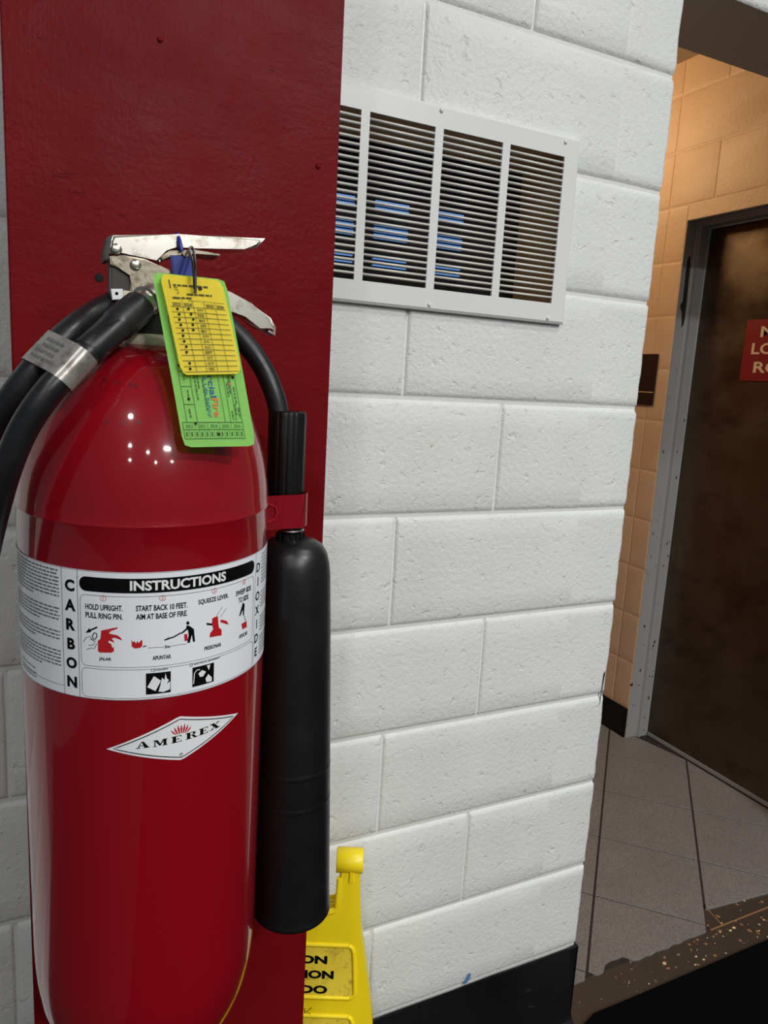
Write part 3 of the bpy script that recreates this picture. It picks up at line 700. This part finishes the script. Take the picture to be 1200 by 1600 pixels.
for i, (dx, lean, ht) in enumerate(((-.0068, -.9, .0048), (-.0046, -.6, .0068), (-.0022, -.3, .0082), (.0002, 0, .0078), (.0026, .3, .0084), (.0048, .6, .0070), (.0070, .9, .0050))):
    bx0, by0 = .0102+dx*.62, -.0291-abs(dx)*.05
    tipx, tipy = .0100+dx*1.18, by0+ht
    w = .0008
    fl_.append(poly2([(bx0-w*.4, by0), (bx0+w*.6, by0+.0002), ((bx0+tipx)/2+w+lean*.0003, by0+ht*.5), (tipx, tipy), ((bx0+tipx)/2-w+lean*.0003, by0+ht*.52)]))
art('decal_flame', join(fl_), 'redp', dc, lab, h1)
art('registered_mark', join([ribbon(circ(.0103, -.0475, .0013, 14), .0003, True), fit(text2('R', .002), None, .0103, -.0475, .0015)]), 'blackp', dc, lab, h1)
# stamped marks on the shoulder
def dome_pt(x, y, h=0):
    d = MI.to_3x3() @ ray(x, y); o = MI @ CAM
    lo = None
    for i in range(4000):
        P = o+d*(.4+i*.0001); r = math.hypot(P.x, P.y); z = P.z
        for (r0, z0), (r1, z1) in zip(prof[15:-1], prof[16:]):
            if z0 <= z <= z1:
                if r <= r0+(r1-r0)*(z-z0)/(z1-z0+1e-9): return P-d.normalized()*(.0004+h)
                break
    return None
for s_, px_, py_, w in (('*', 164, 593, 9), ('IT', 184, 599, 13), ('94', 208, 602, 16), ('A', 166, 659, 8), ('O', 193, 661, 8), ('4', 216, 659, 8)):
    P = [dome_pt(px_+dx, py_+dy) for dx, dy in ((-w/2, 0), (w/2, 0), (0, 4))]
    if None in P: continue
    e1 = (P[1]-P[0])/w; o_ = (P[0]+P[1])/2; e2 = (P[2]-o_)/-4
    v, f = fit(text2(s_, 1, 1, 0), w*.85, 0, 0, 9 if py_ < 640 else 7)
    mesh('stamped_mark', [o_+e1*x+e2*y for x, y in v], f, 'stampm', cyl)

# ---- valve head (built at axis depth, sides towards the viewer)
VY = A0.y+AX.y*.3
def V(th, off=0): return lambda x, z, k: (x, VY+off+(-th/2 if k == 0 else th/2), z)
lever = [(-0.51, 1.547), (-0.461, 1.554), (-0.39, 1.56), (-0.397, 1.552), (-0.408, 1.549), (-0.446, 1.545), (-0.463, 1.546), (-0.472, 1.542), (-0.475, 1.531), (-0.478, 1.532), (-0.487, 1.535), (-0.498, 1.536), (-0.511, 1.533), (-0.513, 1.534), (-0.512, 1.543)]
lv = prism('squeeze_lever', lever, V(.024), 'chrome', ext, .0035, MI, 3)
lv['label'] = 'bright nickel plated squeeze lever'
prism('lever_pivot_cap', [(-.5105, 1.5475), (-.5145, 1.5445), (-.5172, 1.5325), (-.5165, 1.5275), (-.5135, 1.528), (-.513, 1.534), (-.512, 1.543)], V(.026), 'darksteel', lv, .0008, MI)
prism('lever_lip', [(-0.475, 1.535), (-0.468, 1.5405), (-0.448, 1.5435), (-0.428, 1.5425), (-0.429, 1.5405), (-0.448, 1.5405), (-0.467, 1.5375), (-0.473, 1.532)], V(.0275), 'steel', lv, .0008, MI)
prism('valve_side_plate', [(-0.513, 1.531), (-0.503, 1.533), (-0.487, 1.532), (-0.475, 1.528), (-0.458, 1.523), (-0.448, 1.513), (-0.44, 1.50), (-0.458, 1.492), (-0.476, 1.490), (-0.491, 1.496), (-0.496, 1.507), (-0.498, 1.507), (-0.497, 1.519), (-0.504, 1.523), (-0.512, 1.525)], V(.026), 'steel', ext, .0015, MI)
prism('valve_casting', [(-0.5125, 1.527), (-0.503, 1.525), (-0.46, 1.52), (-.45, 1.48), (-0.465, 1.474), (-0.498, 1.478), (-0.5125, 1.484)], V(.020), 'darksteel', ext, .0015, MI)
hk = prism('carry_handle', [(-.49, 1.522), (-.455, 1.522), (-0.424, 1.516), (-0.417, 1.514), (-0.399, 1.5065), (-0.382, 1.4965), (-0.377, 1.489), (-0.3775, 1.482), (-0.384, 1.485), (-0.39, 1.4895), (-0.405, 1.4955), (-0.416, 1.4985), (-0.429, 1.503), (-.455, 1.507), (-.49, 1.507)], V(.02, .002), 'chrome', ext, .003, MI, 3)
hk['label'] = 'nickel plated carrying handle curving down at its tip'
for x, z in ((-.508, 1.5365), (-.494, 1.5265)):
    v, f = lathe([(.0042, 0), (.0042, .0012), (.0034, .0022), (.0018, .0026), (.0001, .0027)], 16)
    mesh('rivet', [(x+a, VY-.0128-c, z+b) for a, b, c in v], f, 'chrome', ext, True, MI)
cl_ = prism('seal_clip', [(-0.5125, 1.5065), (-0.504, 1.5075), (-0.5035, 1.4995), (-0.5115, 1.4985)], V(.003, -.0145), 'whitep', ext, .0004, MI)
v, f = lathe([(.0012, 0), (.0001, 0)], 10)
mesh('clip_hole', [(-.5083+a, VY-.0163, 1.5035+b) for a, b, c in v], f, 'hole', cl_, False, MI)
prism('clip_tab', [(-0.5035, 1.5065), (-0.493, 1.506), (-0.494, 1.502), (-0.504, 1.502)], V(.002, -.0145), 'cream', cl_, .0004, MI)
# pull pin through the lever with blue seal
tube('pull_pin', [(-.457, VY-.02, 1.5385), (-.457, VY+.02, 1.5385)], .0022, 'steel', ext, 10, MI)
bsl = prism('blue_seal', [(-.4685, 1.5365), (-.4500, 1.5375), (-.4475, 1.512), (-.4655, 1.514)], V(.004, -.0165), 'blueseal', ext, .001, MI)
tube('seal_strap', spline([at(284, 392, VY-.0165), at(281, 380, VY-.015), at(278, 368, VY-.008), at(276, 366, VY+.004)], 6), .0018, 'blueseal', bsl, 8, MI)
# neck collar
v, f = lathe([(.019, .27-TB-.006), (.026, .27-TB-.005), (.0275, .27-TB-.001), (.0275, .27-TB+.002), (.0255, .27-TB+.005), (.018, .27-TB+.006)], 36)
mesh('neck_collar', v, f, 'cream', ext, True, ang=50)
v, f = lathe([(.0165, .262-TB), (.0165, .285-TB), (.0145, .29-TB), (.0145, .31-TB)], 24)
mesh('neck', v, f, 'darksteel', ext, True, ang=40)
# ---- hose
outl = [at(252, 452, VY-.014), at(236, 466, VY-.026), at(222, 478, VY-.034)]
tube('outlet_elbow', outl, .0, 'chrome', ext, 18, MI, rs=[.0095, .0098, .0098])
o1 = at(243, 458, VY-.022); o2 = at(217, 480, VY-.036)
tube('outlet_nut', [o1, o1*.8+o2*.2, o1*.45+o2*.55, o1*.42+o2*.58, o2], 0, 'chrome', ext, 16, MI, rs=[.0100, .0118, .0118, .0098, .0098])
s0, s1, s2 = at(219, 478, VY-.035), at(181, 510, VY-.054), at(134, 553, VY-.072)
tube('hose_sleeve', [s0, s0*.96+s1*.04, s0*.5+s1*.5, s1*.95+s0*.05, s1, s1*.97+s2*.03, s1*.5+s2*.5, s2*.98+s1*.02, s2], 0, 'rubber', ext, 22, MI,
     rs=[.0105, .0122, .0124, .0122, .0118, .0110, .0109, .0108, .0100])
hp_ = [at(196, 501, VY-.05), at(163, 529, VY-.064), at(120, 566, VY-.076), at(76, 612, VY-.082), at(38, 668, VY-.080), at(10, 735, VY-.072), at(-12, 815, VY-.055), at(-30, 900, VY-.03), at(-48, 985, VY-.004),
       at(-75, 1030, VY+.02), at(-108, 1010, VY+.03), at(-112, 930, VY+.025), at(-88, 840, VY+.01), at(-48, 745, VY-.018), at(-6, 660, VY-.045), at(38, 598, VY-.058), at(88, 540, VY-.055),
       at(132, 502, VY-.035), at(180, 474, VY+.01), at(240, 462, VY+.050), at(310, 478, VY+.066), at(368, 520, VY+.070), at(408, 570, VY+.066), at(430, 620, VY+.060), at(437, 655, VY+.0584)]
tube('hose', spline(hp_, 9), .0098, 'rubber', ext, 18, MI)
# metal band holding the two hose runs together
cA = at(112, 574, VY-.078); cB = at(66, 564, VY-.0575)
tan_ = ((at(130, 556, VY-.074)-at(90, 597, VY-.08)).normalized()+(at(92, 537, VY-.055)-at(45, 590, VY-.058)).normalized()).normalized()
dAB = (cB-cA); dAB -= tan_*dAB.dot(tan_); wAB = dAB.length; u_ = dAB.normalized(); w_ = tan_.cross(u_)
loop = [cA+(w_*math.sin(t)-u_*math.cos(t))*.0108 for t in [math.pi*(k/10-.5) for k in range(11)]]+[cA+u_*wAB+(w_*math.sin(t)-u_*math.cos(t))*.0108 for t in [math.pi*(k/10+.5) for k in range(11)]]
bm = bmesh.new(); hw = .0135
ra = [bm.verts.new(p-tan_*hw) for p in loop]; rb = [bm.verts.new(p+tan_*hw) for p in loop]
for i in range(len(loop)): bm.faces.new((ra[i], ra[(i+1) % len(loop)], rb[(i+1) % len(loop)], rb[i]))
so = bmesh.ops.solidify(bm, geom=bm.faces[:], thickness=.0009)
cb = frombm('hose_clamp', bm, 'clampm', ext, True, MI); cb['label'] = 'shiny metal band clamping two runs of black hose'
sd = 1 if w_.dot(CAM-cA) > 0 else -1
mk = []; rk = random.Random(4)
for tt in (-.0075, -.0025, .0025, .0075):
    mk.append(dashes(.003+rk.uniform(0, .004), wAB*.95, tt, .0019, (.0012, .0035), .0012, rk))
mk = join(mk)
mesh('clamp_print', [MI @ (cA+u_*x+tan_*y+w_*sd*.0118) for x, y in mk[0]], mk[1], 'greyp', cb)['kind'] = 'stuff'
# ---- discharge horn with its grip and red clip
HX, HY = -.333, -.415
tl = lambda z: (1.285-z)*.026
def horn_at(z): return Vector((HX+tl(z), HY-.012*(1.285-z), z))
prof_h = [(1.287, .0115), (1.2865, .016), (1.2845, .0235), (1.280, .0305), (1.272, .0352), (1.262, .0376), (1.25, .0388), (1.20, .0398), (1.10, .0408), (1.046, .04125), (1.0435, .0413), (1.0425, .04155), (1.0405, .04155), (1.0395, .0413), (1.037, .04135), (1.009, .0416), (1.0065, .0416), (1.0055, .04185), (1.0035, .04185), (1.0025, .0416), (1.0, .0416),
          (.90, .0422), (.876, .0426), (.872, .0426), (.869, .0434), (.8665, .0434), (.865, .0426), (.8655, .0402), (.88, .0395), (1.2, .036)]
v = []; f = []; sg = 56
for z, r in prof_h:
    c0 = horn_at(z)
    for k in range(sg): a = 2*math.pi*k/sg; v.append(c0+Vector((r*math.cos(a), r*math.sin(a), 0)))
for i in range(len(prof_h)-1):
    for k in range(sg): f.append((i*sg+k, (i+1)*sg+k, (i+1)*sg+(k+1) % sg, i*sg+(k+1) % sg))
hn = mesh('discharge_horn', v, f, 'horn', ext, True, MI, 60); hn['label'] = 'black cylindrical discharge horn'
GXc = -.3425
def ribbed(rb, n=18):
    p = []
    for k in range(n*4):
        t = 2*math.pi*k/(n*4); p.append((rb-(.0007 if k % 4 == 3 else 0), t))
    return p
gp = [bmv for bmv in ribbed(.0186, 14)]
bm = bmesh.new()
lv_ = [(1.330, .985), (1.333, 1.0), (1.410, 1.0), (1.4135, .97), (1.4145, .90)]
rings = [[bm.verts.new((GXc+r*k*math.cos(t), HY+r*k*math.sin(t), z)) for r, t in gp] for z, k in lv_]
for a, b in zip(rings[:-1], rings[1:]):
    for i in range(len(a)): bm.faces.new((a[i], a[(i+1) % len(a)], b[(i+1) % len(a)], b[i]))
bm.faces.new(rings[0][::-1]); bm.faces.new(rings[-1])
frombm('horn_grip', bm, 'grip', ext, True, MI, 25)
v, f = lathe([(.0135, 1.284), (.0135, 1.292), (.0115, 1.293), (.0115, 1.30), (.014, 1.301), (.014, 1.335)], 24)
nk = mesh('horn_neck', [(HX-.003+a, HY+b, c) for a, b, c in v], f, 'grip', ext, True, MI, 40)
tube('neck_wire', [(HX-.003+.0128*math.cos(t), HY+.0128*math.sin(t), 1.2955) for t in [math.pi*(1.05+.9*k/12) for k in range(13)]], .0012, 'chrome', nk, 8, MI)
for k in range(8):
    t = math.pi*(1.0+k/7); tube('neck_lug', [(HX-.003+.0142*math.cos(t), HY+.0142*math.sin(t), 1.285), (HX-.003+.0138*math.cos(t), HY+.0138*math.sin(t), 1.293)], .0014, 'grip', nk, 6, MI)
# red clip: strap from the cylinder that wraps the grip
z0c, z1c = 1.301, 1.3345
path = [(-.389, -.4425), (-.376, -.4415), (-.364, -.4405), (-.355, -.4392), (-.3495, -.4378)]
path += [(GXc+.0225*math.cos(t), HY+.0225*math.sin(t)) for t in [math.radians(a) for a in range(-95, 120, 18)]]
bm = bmesh.new()
ra = [bm.verts.new((x, y, z0c)) for x, y in path]; rb = [bm.verts.new((x, y, z1c)) for x, y in path]
for i in range(len(path)-1): bm.faces.new((ra[i], ra[i+1], rb[i+1], rb[i]))
bmesh.ops.solidify(bm, geom=bm.faces[:], thickness=.0016)
ck = frombm('horn_clip', bm, 'red_clip', ext, True, MI, 40); ck['label'] = 'bright red metal clip holding the horn grip'
tube('clip_emboss', [(-.378, -.4425, 1.3265), (-.3665, -.4415, 1.3265), (-.3605, -.4408, 1.3235), (-.359, -.4406, 1.318), (-.3605, -.4408, 1.3125), (-.3665, -.4415, 1.3095), (-.378, -.4425, 1.3095)], .0009, 'red_clip', ck, 6, MI)
# hook bracket on the column that carries the extinguisher
box('wall_hook', -.490, -.462, CY-.145, CY-.0005, 1.486, 1.4885, 'darksteel', ext, .0008, MI)
box('hook_plate', -.490, -.462, CY-.0035, CY-.0002, 1.41, 1.49, 'darksteel', ext, .0006, MI)

# ---- two inspection tags hanging from the lever
def tagpatch(px4, Y4, bulge):
    P = [at(x, y, Y) for (x, y), Y in zip(px4, Y4)]      # TL TR BR BL
    nr = (P[1]-P[0]).cross(P[3]-P[0]).normalized()
    if nr.y > 0: nr = -nr
    def fn(u, v, h):
        p = (P[0]*(1-u)+P[1]*u)*(1-v)+(P[3]*(1-u)+P[2]*u)*v
        return p+nr*(h+bulge*math.sin(math.pi*v)*(.5+.5*math.sin(math.pi*u)))
    return fn, P
def sheet(name, fn, m, rad, parent, inv, nu=10, nv=16, thick=.0005):
    bm = bmesh.new()
    g = [[bm.verts.new(fn(i/nu, j/nv, 0)) for j in range(nv+1)] for i in range(nu+1)]
    def corner(i, j):      # pull corners in a little
        pass
    for i in range(nu):
        for j in range(nv): bm.faces.new((g[i][j], g[i+1][j], g[i+1][j+1], g[i][j+1]))
    for (i, j, su, sv) in ((0, 0, 1, 1), (nu, 0, -1, 1), (nu, nv, -1, -1), (0, nv, 1, -1)):
        g[i][j].co = fn(i/nu+su*rad, j/nv+sv*rad*.6, 0)
    bmesh.ops.solidify(bm, geom=bm.faces[:], thickness=thick)
    bmesh.ops.recalc_face_normals(bm, faces=bm.faces)
    return frombm(name, bm, m, parent, False, inv)
def uvart(name, vf, m, parent, fn, h, inv): return mesh(name, [inv @ Vector(fn(x, y, h)) for x, y in vf[0]], vf[1], m, parent)
def rot(vf, cu, cv, size_u, size_v):       # text that reads down the tag (turned clockwise)
    v, f = vf; xs = [p[0] for p in v]; ys = [p[1] for p in v]; mx, my = (max(xs)+min(xs))/2, (max(ys)+min(ys))/2
    kx = size_v/(max(xs)-min(xs)); ky = size_u/(max(ys)-min(ys))
    return [(cu+(y-my)*ky, cv+(x-mx)*kx) for x, y in v], f
def flat(vf, cu, cv, su, sv):              # text read across the tag (v runs down)
    v, f = fit(vf, su, 0, 0, sv); return [(cu+x, cv-y) for x, y in v], [q[::-1] for q in f]

fnG, PG = tagpatch([(237, 425), (352, 437), (400, 697), (287, 699)], [-.520, -.516, -.571, -.576], .002)
gt = thing('inspection_tag', 'long green paper service tag with printed year rows behind the yellow card', 'tag', PG[3])
gi = gt.matrix_world.inverted()
sheet('tag_card', fnG, 'green', .02, gt, gi)
hh = .0006
L2 = lambda u0, v0, u1, v1, w=.006, n=10: ribbon(seglin((u0, v0), (u1, v1), n), w)
Lh = lambda u0, v0, u1, v1, n=6: ribbon(seglin((u0, v0), (u1, v1), n), .0032)
gl = [Lh(.04, .865, .86, .865), Lh(.04, .905, .86, .905), Lh(.04, .955, .86, .955), L2(.04, .865, .04, .955), L2(.86, .14, .86, .955), L2(.24, .26, .24, .865), L2(.70, .3, .70, .865), L2(.62, .3, .62, .865), L2(.78, .3, .78, .865),
      Lh(.1, .26, .3, .26), L2(.1, .26, .1, .865), Lh(.1, .58, .24, .58), Lh(.1, .665, .24, .665), Lh(.1, .765, .24, .765)]
for k in range(1, 12): gl.append(L2(.04+.82*k/12, .905, .04+.82*k/12, .955, .004, 2))
for k in range(1, 5): gl.append(L2(.04+.82*k/5, .865, .04+.82*k/5, .905, .004, 2))
rnd = random.Random(9)
for u_2, v0, v1 in ((.30, .60, .74), (.34, .60, .68), (.16, .34, .47), (.18, .685, .75), (.16, .79, .84), (.40, .62, .80), (.73, .64, .72), (.76, .60, .7), (.82, .66, .76), (.74, .80, .85), (.80, .76, .83), (.84, .78, .84), (.16, .60, .63)):
    x = v0
    while x < v1:
        w = rnd.uniform(.012, .03); gl.append(rect2(u_2-.008, x, u_2+.008, min(x+w, v1))); x += w+.006
for k in range(12): gl.append(rect2(.04+.82*(k+.35)/12, .918, .04+.82*(k+.62)/12, .942))
uvart('ruled_print', join(gl), 'greenink', gt, fnG, hh, gi)
uvart('year_lettering', join([flat(text2(y, .1, 1, 0), .04+.82*(k+.5)/5, .886, .10, .018) for k, y in enumerate(('2022', '2023', '2024', '2025', '2026'))]), 'greenink', gt, fnG, hh, gi)
uvart('blue_lettering', rot(text2('Commercial', .1, 1, .001), .515, .535, .085, .38), 'blueink', gt, fnG, hh, gi)
uvart('orange_lettering', rot(text2('Fire', .1, 1, .001), .525, .783, .085, .105), 'orangeink', gt, fnG, hh, gi)
uvart('teal_lettering', rot(text2('& Life Safety', .1, 1, .001), .425, .720, .058, .235), 'tealink', gt, fnG, hh, gi)
uvart('punched_hole', join([poly2([(u+.018*math.cos(t), v+.008*math.sin(t)) for t in [k*.5236 for k in range(12)]]) for u, v in ((.125, .548), (.175, .735), (.21, .872), (.50, .932), (.83, .607))]), 'hole', gt, fnG, hh+.0002, gi)
uvart('red_mark', join([poly2([(u+.018*math.cos(t), v+.007*math.sin(t)) for t in [k*.5236 for k in range(12)]]) for u, v in ((.772, .645),)]), 'redp', gt, fnG, hh+.0002, gi)

fnY, PY = tagpatch([(249, 427), (346, 438), (378, 584), (284, 586)], [-.5265, -.5230, -.5560, -.5595], .0015)
yt = thing('inspection_tag', 'yellow monthly inspection card with punched dots over the green tag', 'tag', PY[3])
yi = yt.matrix_world.inverted()
sheet('tag_card', fnY, 'yellow', .035, yt, yi, 12, 12)
yl = []
ucol = [.06, .25, .42, .60, .78, .95]; vtop, v0r, v1r = .265, .335, .975
for u in ucol[1:-1]: yl.append(L2(u, vtop, u, v1r, .006))
yl.append(Lh(.36, vtop, .95, vtop))
for k in range(13): yl.append(ribbon(seglin((.06, v0r+(v1r-v0r)*k/12), (.95, v0r+(v1r-v0r)*k/12), 8), .0045))
for v_, u0, u1 in ((.112, .17, .74), (.20, .36, .77), (.245, .12, .42)):
    x = u0
    while x < u1:
        w = rnd.uniform(.05, .12); yl.append(rect2(x, v_-.010+(x-u0)*-.02, min(x+w, u1), v_+.008+(x-u0)*-.02)); x += w+.02
yl.append(ribbon([(.125, .06), (.12, .15)], .018)); yl.append(ribbon(spline2 := [(.235, .135), (.175, .13), (.185, .155), (.225, .158), (.24, .185), (.20, .20)], .007))
uvart('ruled_print', join(yl), 'yellowink', yt, fnY, hh, yi)
tx = [flat(text2(y, .1, 1, .002), u, .308, .13, .034) for y, u in (('2023', .155), ('2024', .335), ('2025', .69), ('2026', .865))]
for k, m_ in enumerate(('JAN', 'FEB', 'MAR', 'APR', 'MAY', 'JUN', 'JUL', 'AUG', 'SEPT', 'OCT', 'NOV', 'DEC')):
    tx.append(flat(text2(m_, .1, 1, .001), .51, v0r+(v1r-v0r)*(k+.5)/12, .125 if m_ == 'SEPT' else .10, .030))
uvart('month_lettering', join(tx), 'yellowink', yt, fnY, hh, yi)
dots = [(.15+.01*math.sin(k*2), v0r+(v1r-v0r)*(k+.45)/12) for k in range(12) if k != 9]+[(.345-.02*math.cos(k*1.7), v0r+(v1r-v0r)*(k+.35)/12) for k in range(5)]
uvart('punched_hole', join([poly2([(u+.02*math.cos(t)+.003, v+.013*math.sin(t)) for t in [k*.5236 for k in range(12)]]) for u, v in dots]), 'hole', yt, fnY, hh+.0002, yi)
uvart('tie_hole', poly2([(.60+.03*math.cos(t), .125+.02*math.sin(t)) for t in [k*.5236 for k in range(12)]]), 'hole', yt, fnY, hh+.0002, yi)
# cable tie through both tags
zt = tube('cable_tie', spline([at(304, 452, -.533), at(303, 430, -.5315), at(300, 408, -.522), at(296, 392, -.502), at(299, 386, -.492), at(303, 394, -.500), at(305, 420, -.529), at(305, 458, -.5345)], 6), .0011, 'zip', None, 8)
tag(zt, 'thin black cable tie looping the tags to the lever', 'cable tie')

# ---- folded yellow floor sign leaning in the gap behind the column
SH = Vector((.905, -.425, 0)).normalized(); SO = Vector((-.105, -.155, .70)); ST = .05    # it stands turned towards the viewer
SNh = Vector((SH.y, -SH.x, 0)); SD = (Vector((0, 0, -1))+SNh*ST).normalized(); SN = SH.cross(SD).normalized()
if SN.dot(SNh) < 0: SN = -SN
def s3(h, z, k, f0=0, f1=.016): return SO+SH*h+SD*((SO.z-z)/-SD.z)-SN*(f0 if k == 0 else f1)
def sxz(x, y):
    d = ray(x, y); t = (SO-CAM).dot(SN)/d.dot(SN); p = CAM+d*t; return (p-SO).dot(SH), p.z
SC = -.112+sxz(566, 1347)[0]
hR = sxz(564, 1352); hR2 = sxz(562, 1380); e1 = sxz(564, 1462); e2 = sxz(571, 1500); e3 = sxz(582, 1600)
hL = sxz(532, 1352); hB = sxz(529, 1416); hB2 = sxz(522, 1423); hC = sxz(480, 1427)
zt_ = hR[1]; zb = .012
right = [(hR[0], zt_), hR2, (e1[0], e1[1]), (e2[0]-.001, e2[1]), (e3[0], e3[1]), (e3[0]+.016, .16), (e3[0]+.02, zb), (e3[0]-.02, zb), (e3[0]-.03, .05)]
def mirror(p): return [(2*SC-x, z) for x, z in p][::-1]
notch = [(hL[0], zt_), (hB[0], hB[1]), (hB2[0], hB2[1]), (hC[0], hC[1])]
outline = right+mirror(right)+[(2*SC-x, z) for x, z in notch]+notch[::-1]
cs = thing('caution_sign', 'yellow folding floor sign leaning by the white wall behind the red column', 'floor sign', s3(SC, 0, 0))
si = cs.matrix_world.inverted()
prism('front_panel', outline, lambda x, z, k: s3(x, z, k), 'sign_y', cs, .004, si, 3)
prism('rear_panel', outline, lambda x, z, k: s3(x, z, k, .02, .036), 'sign_y', cs, .004, si, 3)
ha, hb_ = sxz(525.5, 1351), sxz(567.5, 1351)
for sgn in (0, 1):
    xa, xb = (ha[0], hb_[0]) if sgn == 0 else (2*SC-hb_[0], 2*SC-ha[0])
    tube('hinge_barrel', [s3(x, ha[1], 0, .014) for x in (xa, xa+.0015, xb-.0015, xb)], 0, 'sign_y', cs, 20, si, rs=[.0185, .0198, .0198, .0185])
    xm = (xa+xb)/2+.004
    prism('hinge_lug', [(xm-.004, zt_-.030), (xm+.004, zt_-.030), (xm+.0035, zt_-.012), (xm-.0035, zt_-.012)], lambda x, z, k: s3(x, z, k, -.0025, .004), 'sign_y', cs, .001, si)
ntc = [sxz(480, 1430), sxz(520, 1425), sxz(527, 1418), sxz(530, 1372)]
tube('notch_rim', [s3(x, z, 0, .0005) for x, z in [(2*SC-a, b) for a, b in ntc[::-1]]+ntc], .004, 'sign_y', cs, 8, si)
pt = [sxz(545, 1478), sxz(553, 1500), sxz(554, 1550), sxz(546, 1560)]
pr = [pt[0], (pt[0][0]+.005, pt[0][1]-.003), (pt[0][0]+.008, pt[0][1]-.010), pt[1], pt[2], (pt[2][0]-.001, pt[2][1]-.006), (pt[2][0]-.005, pt[2][1]-.010), pt[3]]
pout = pr+[(2*SC-x, z) for x, z in pr[::-1]]
pn = prism('text_panel', pout, lambda x, z, k: s3(x, z, k, -.0006, .001), 'sign_panel', cs, 0, si, smooth=False)
tube('panel_border', [s3(x, z, 0, 0) for x, z in sum([seglin(pout[i], pout[(i+1) % len(pout)], 4)[:-1] for i in range(len(pout))], [])+pout[:1]], .0035, 'sign_y', cs, 8, si)
pr2 = [(x+.004, z-.128) for x, z in pr]; pout2 = pr2+[(2*SC-x, z) for x, z in pr2[::-1]]
prism('lower_panel', pout2, lambda x, z, k: s3(x, z, k, -.0006, .001), 'sign_panel', cs, 0, si, smooth=False)
tube('panel_border', [s3(x, z, 0, 0) for x, z in sum([seglin(pout2[i], pout2[(i+1) % len(pout2)], 4)[:-1] for i in range(len(pout2))], [])+pout2[:1]], .0035, 'sign_y', cs, 8, si)
wl = []
for w_d, py_, xr in (('CAUTION', 1499, 511.5), ('ATTENTION', 1522, 521.5), ('CUIDADO', 1545.5, 511.5)):
    z = sxz(500, py_)[1]; xr_ = sxz(xr, py_)[0]; hgt = sxz(500, py_-6.5)[1]-sxz(500, py_+6.5)[1]
    wl.append(fit(text2(w_d, .02, 1, .0009), 2*(xr_-SC), SC, z, hgt))
vf = join(wl)
mesh('warning_lettering', [si @ s3(x, z, 0, -.0012) for x, z in vf[0]], vf[1], 'blackp', pn)
kk = join([ribbon([sxz(476, 1575), sxz(476.5, 1583)], .0012), ribbon([sxz(487, 1574), sxz(478, 1581), sxz(488, 1585)], .0012)])
mesh('handwritten_k', [si @ s3(x, z, 0, -.0006) for x, z in kk[0]], kk[1], 'blackp', cs)

# ---- plaque on the tan wall and the red sign on the door
pq = thing('wall_plaque', 'small dark brown plaque on the tan wall beside the door frame', 'plaque', (XW, 1.15, 1.411))
qi = pq.matrix_world.inverted()
box('plate', XW-.007, XW-.0005, 1.096, 1.30, 1.411, 1.613, 'dark_plate', pq, .001, qi)
box('inlay_line', XW-.0078, XW-.0068, 1.098, 1.298, 1.4605, 1.4635, 'sign_letter', pq, 0, qi)
rs = thing('door_sign', 'dark red plastic sign with cream capitals on the steel door', 'sign', (XW+.113, .6, 1.521))
ri = rs.matrix_world.inverted()
box('plate', XW+.109, XW+.1125, .45, .800, 1.521, 1.739, 'door_sign', rs, .0008, ri)
XS = XW+.1084
for wd, yl_, yr_, zc, hg in (('MEN\'S', .737, .513, 1.696, .040), ('LOCKER', .765, .485, 1.636, .040), ('ROOM', .747, .503, 1.570, .040)):
    v, f = fit(text2(wd, .05, 1, .0012), yl_-yr_, 0, 0, hg)
    mesh('lettering', [ri @ Vector((XS, (yl_+yr_)/2-x, zc+y)) for x, y in v], f, 'sign_letter', rs)
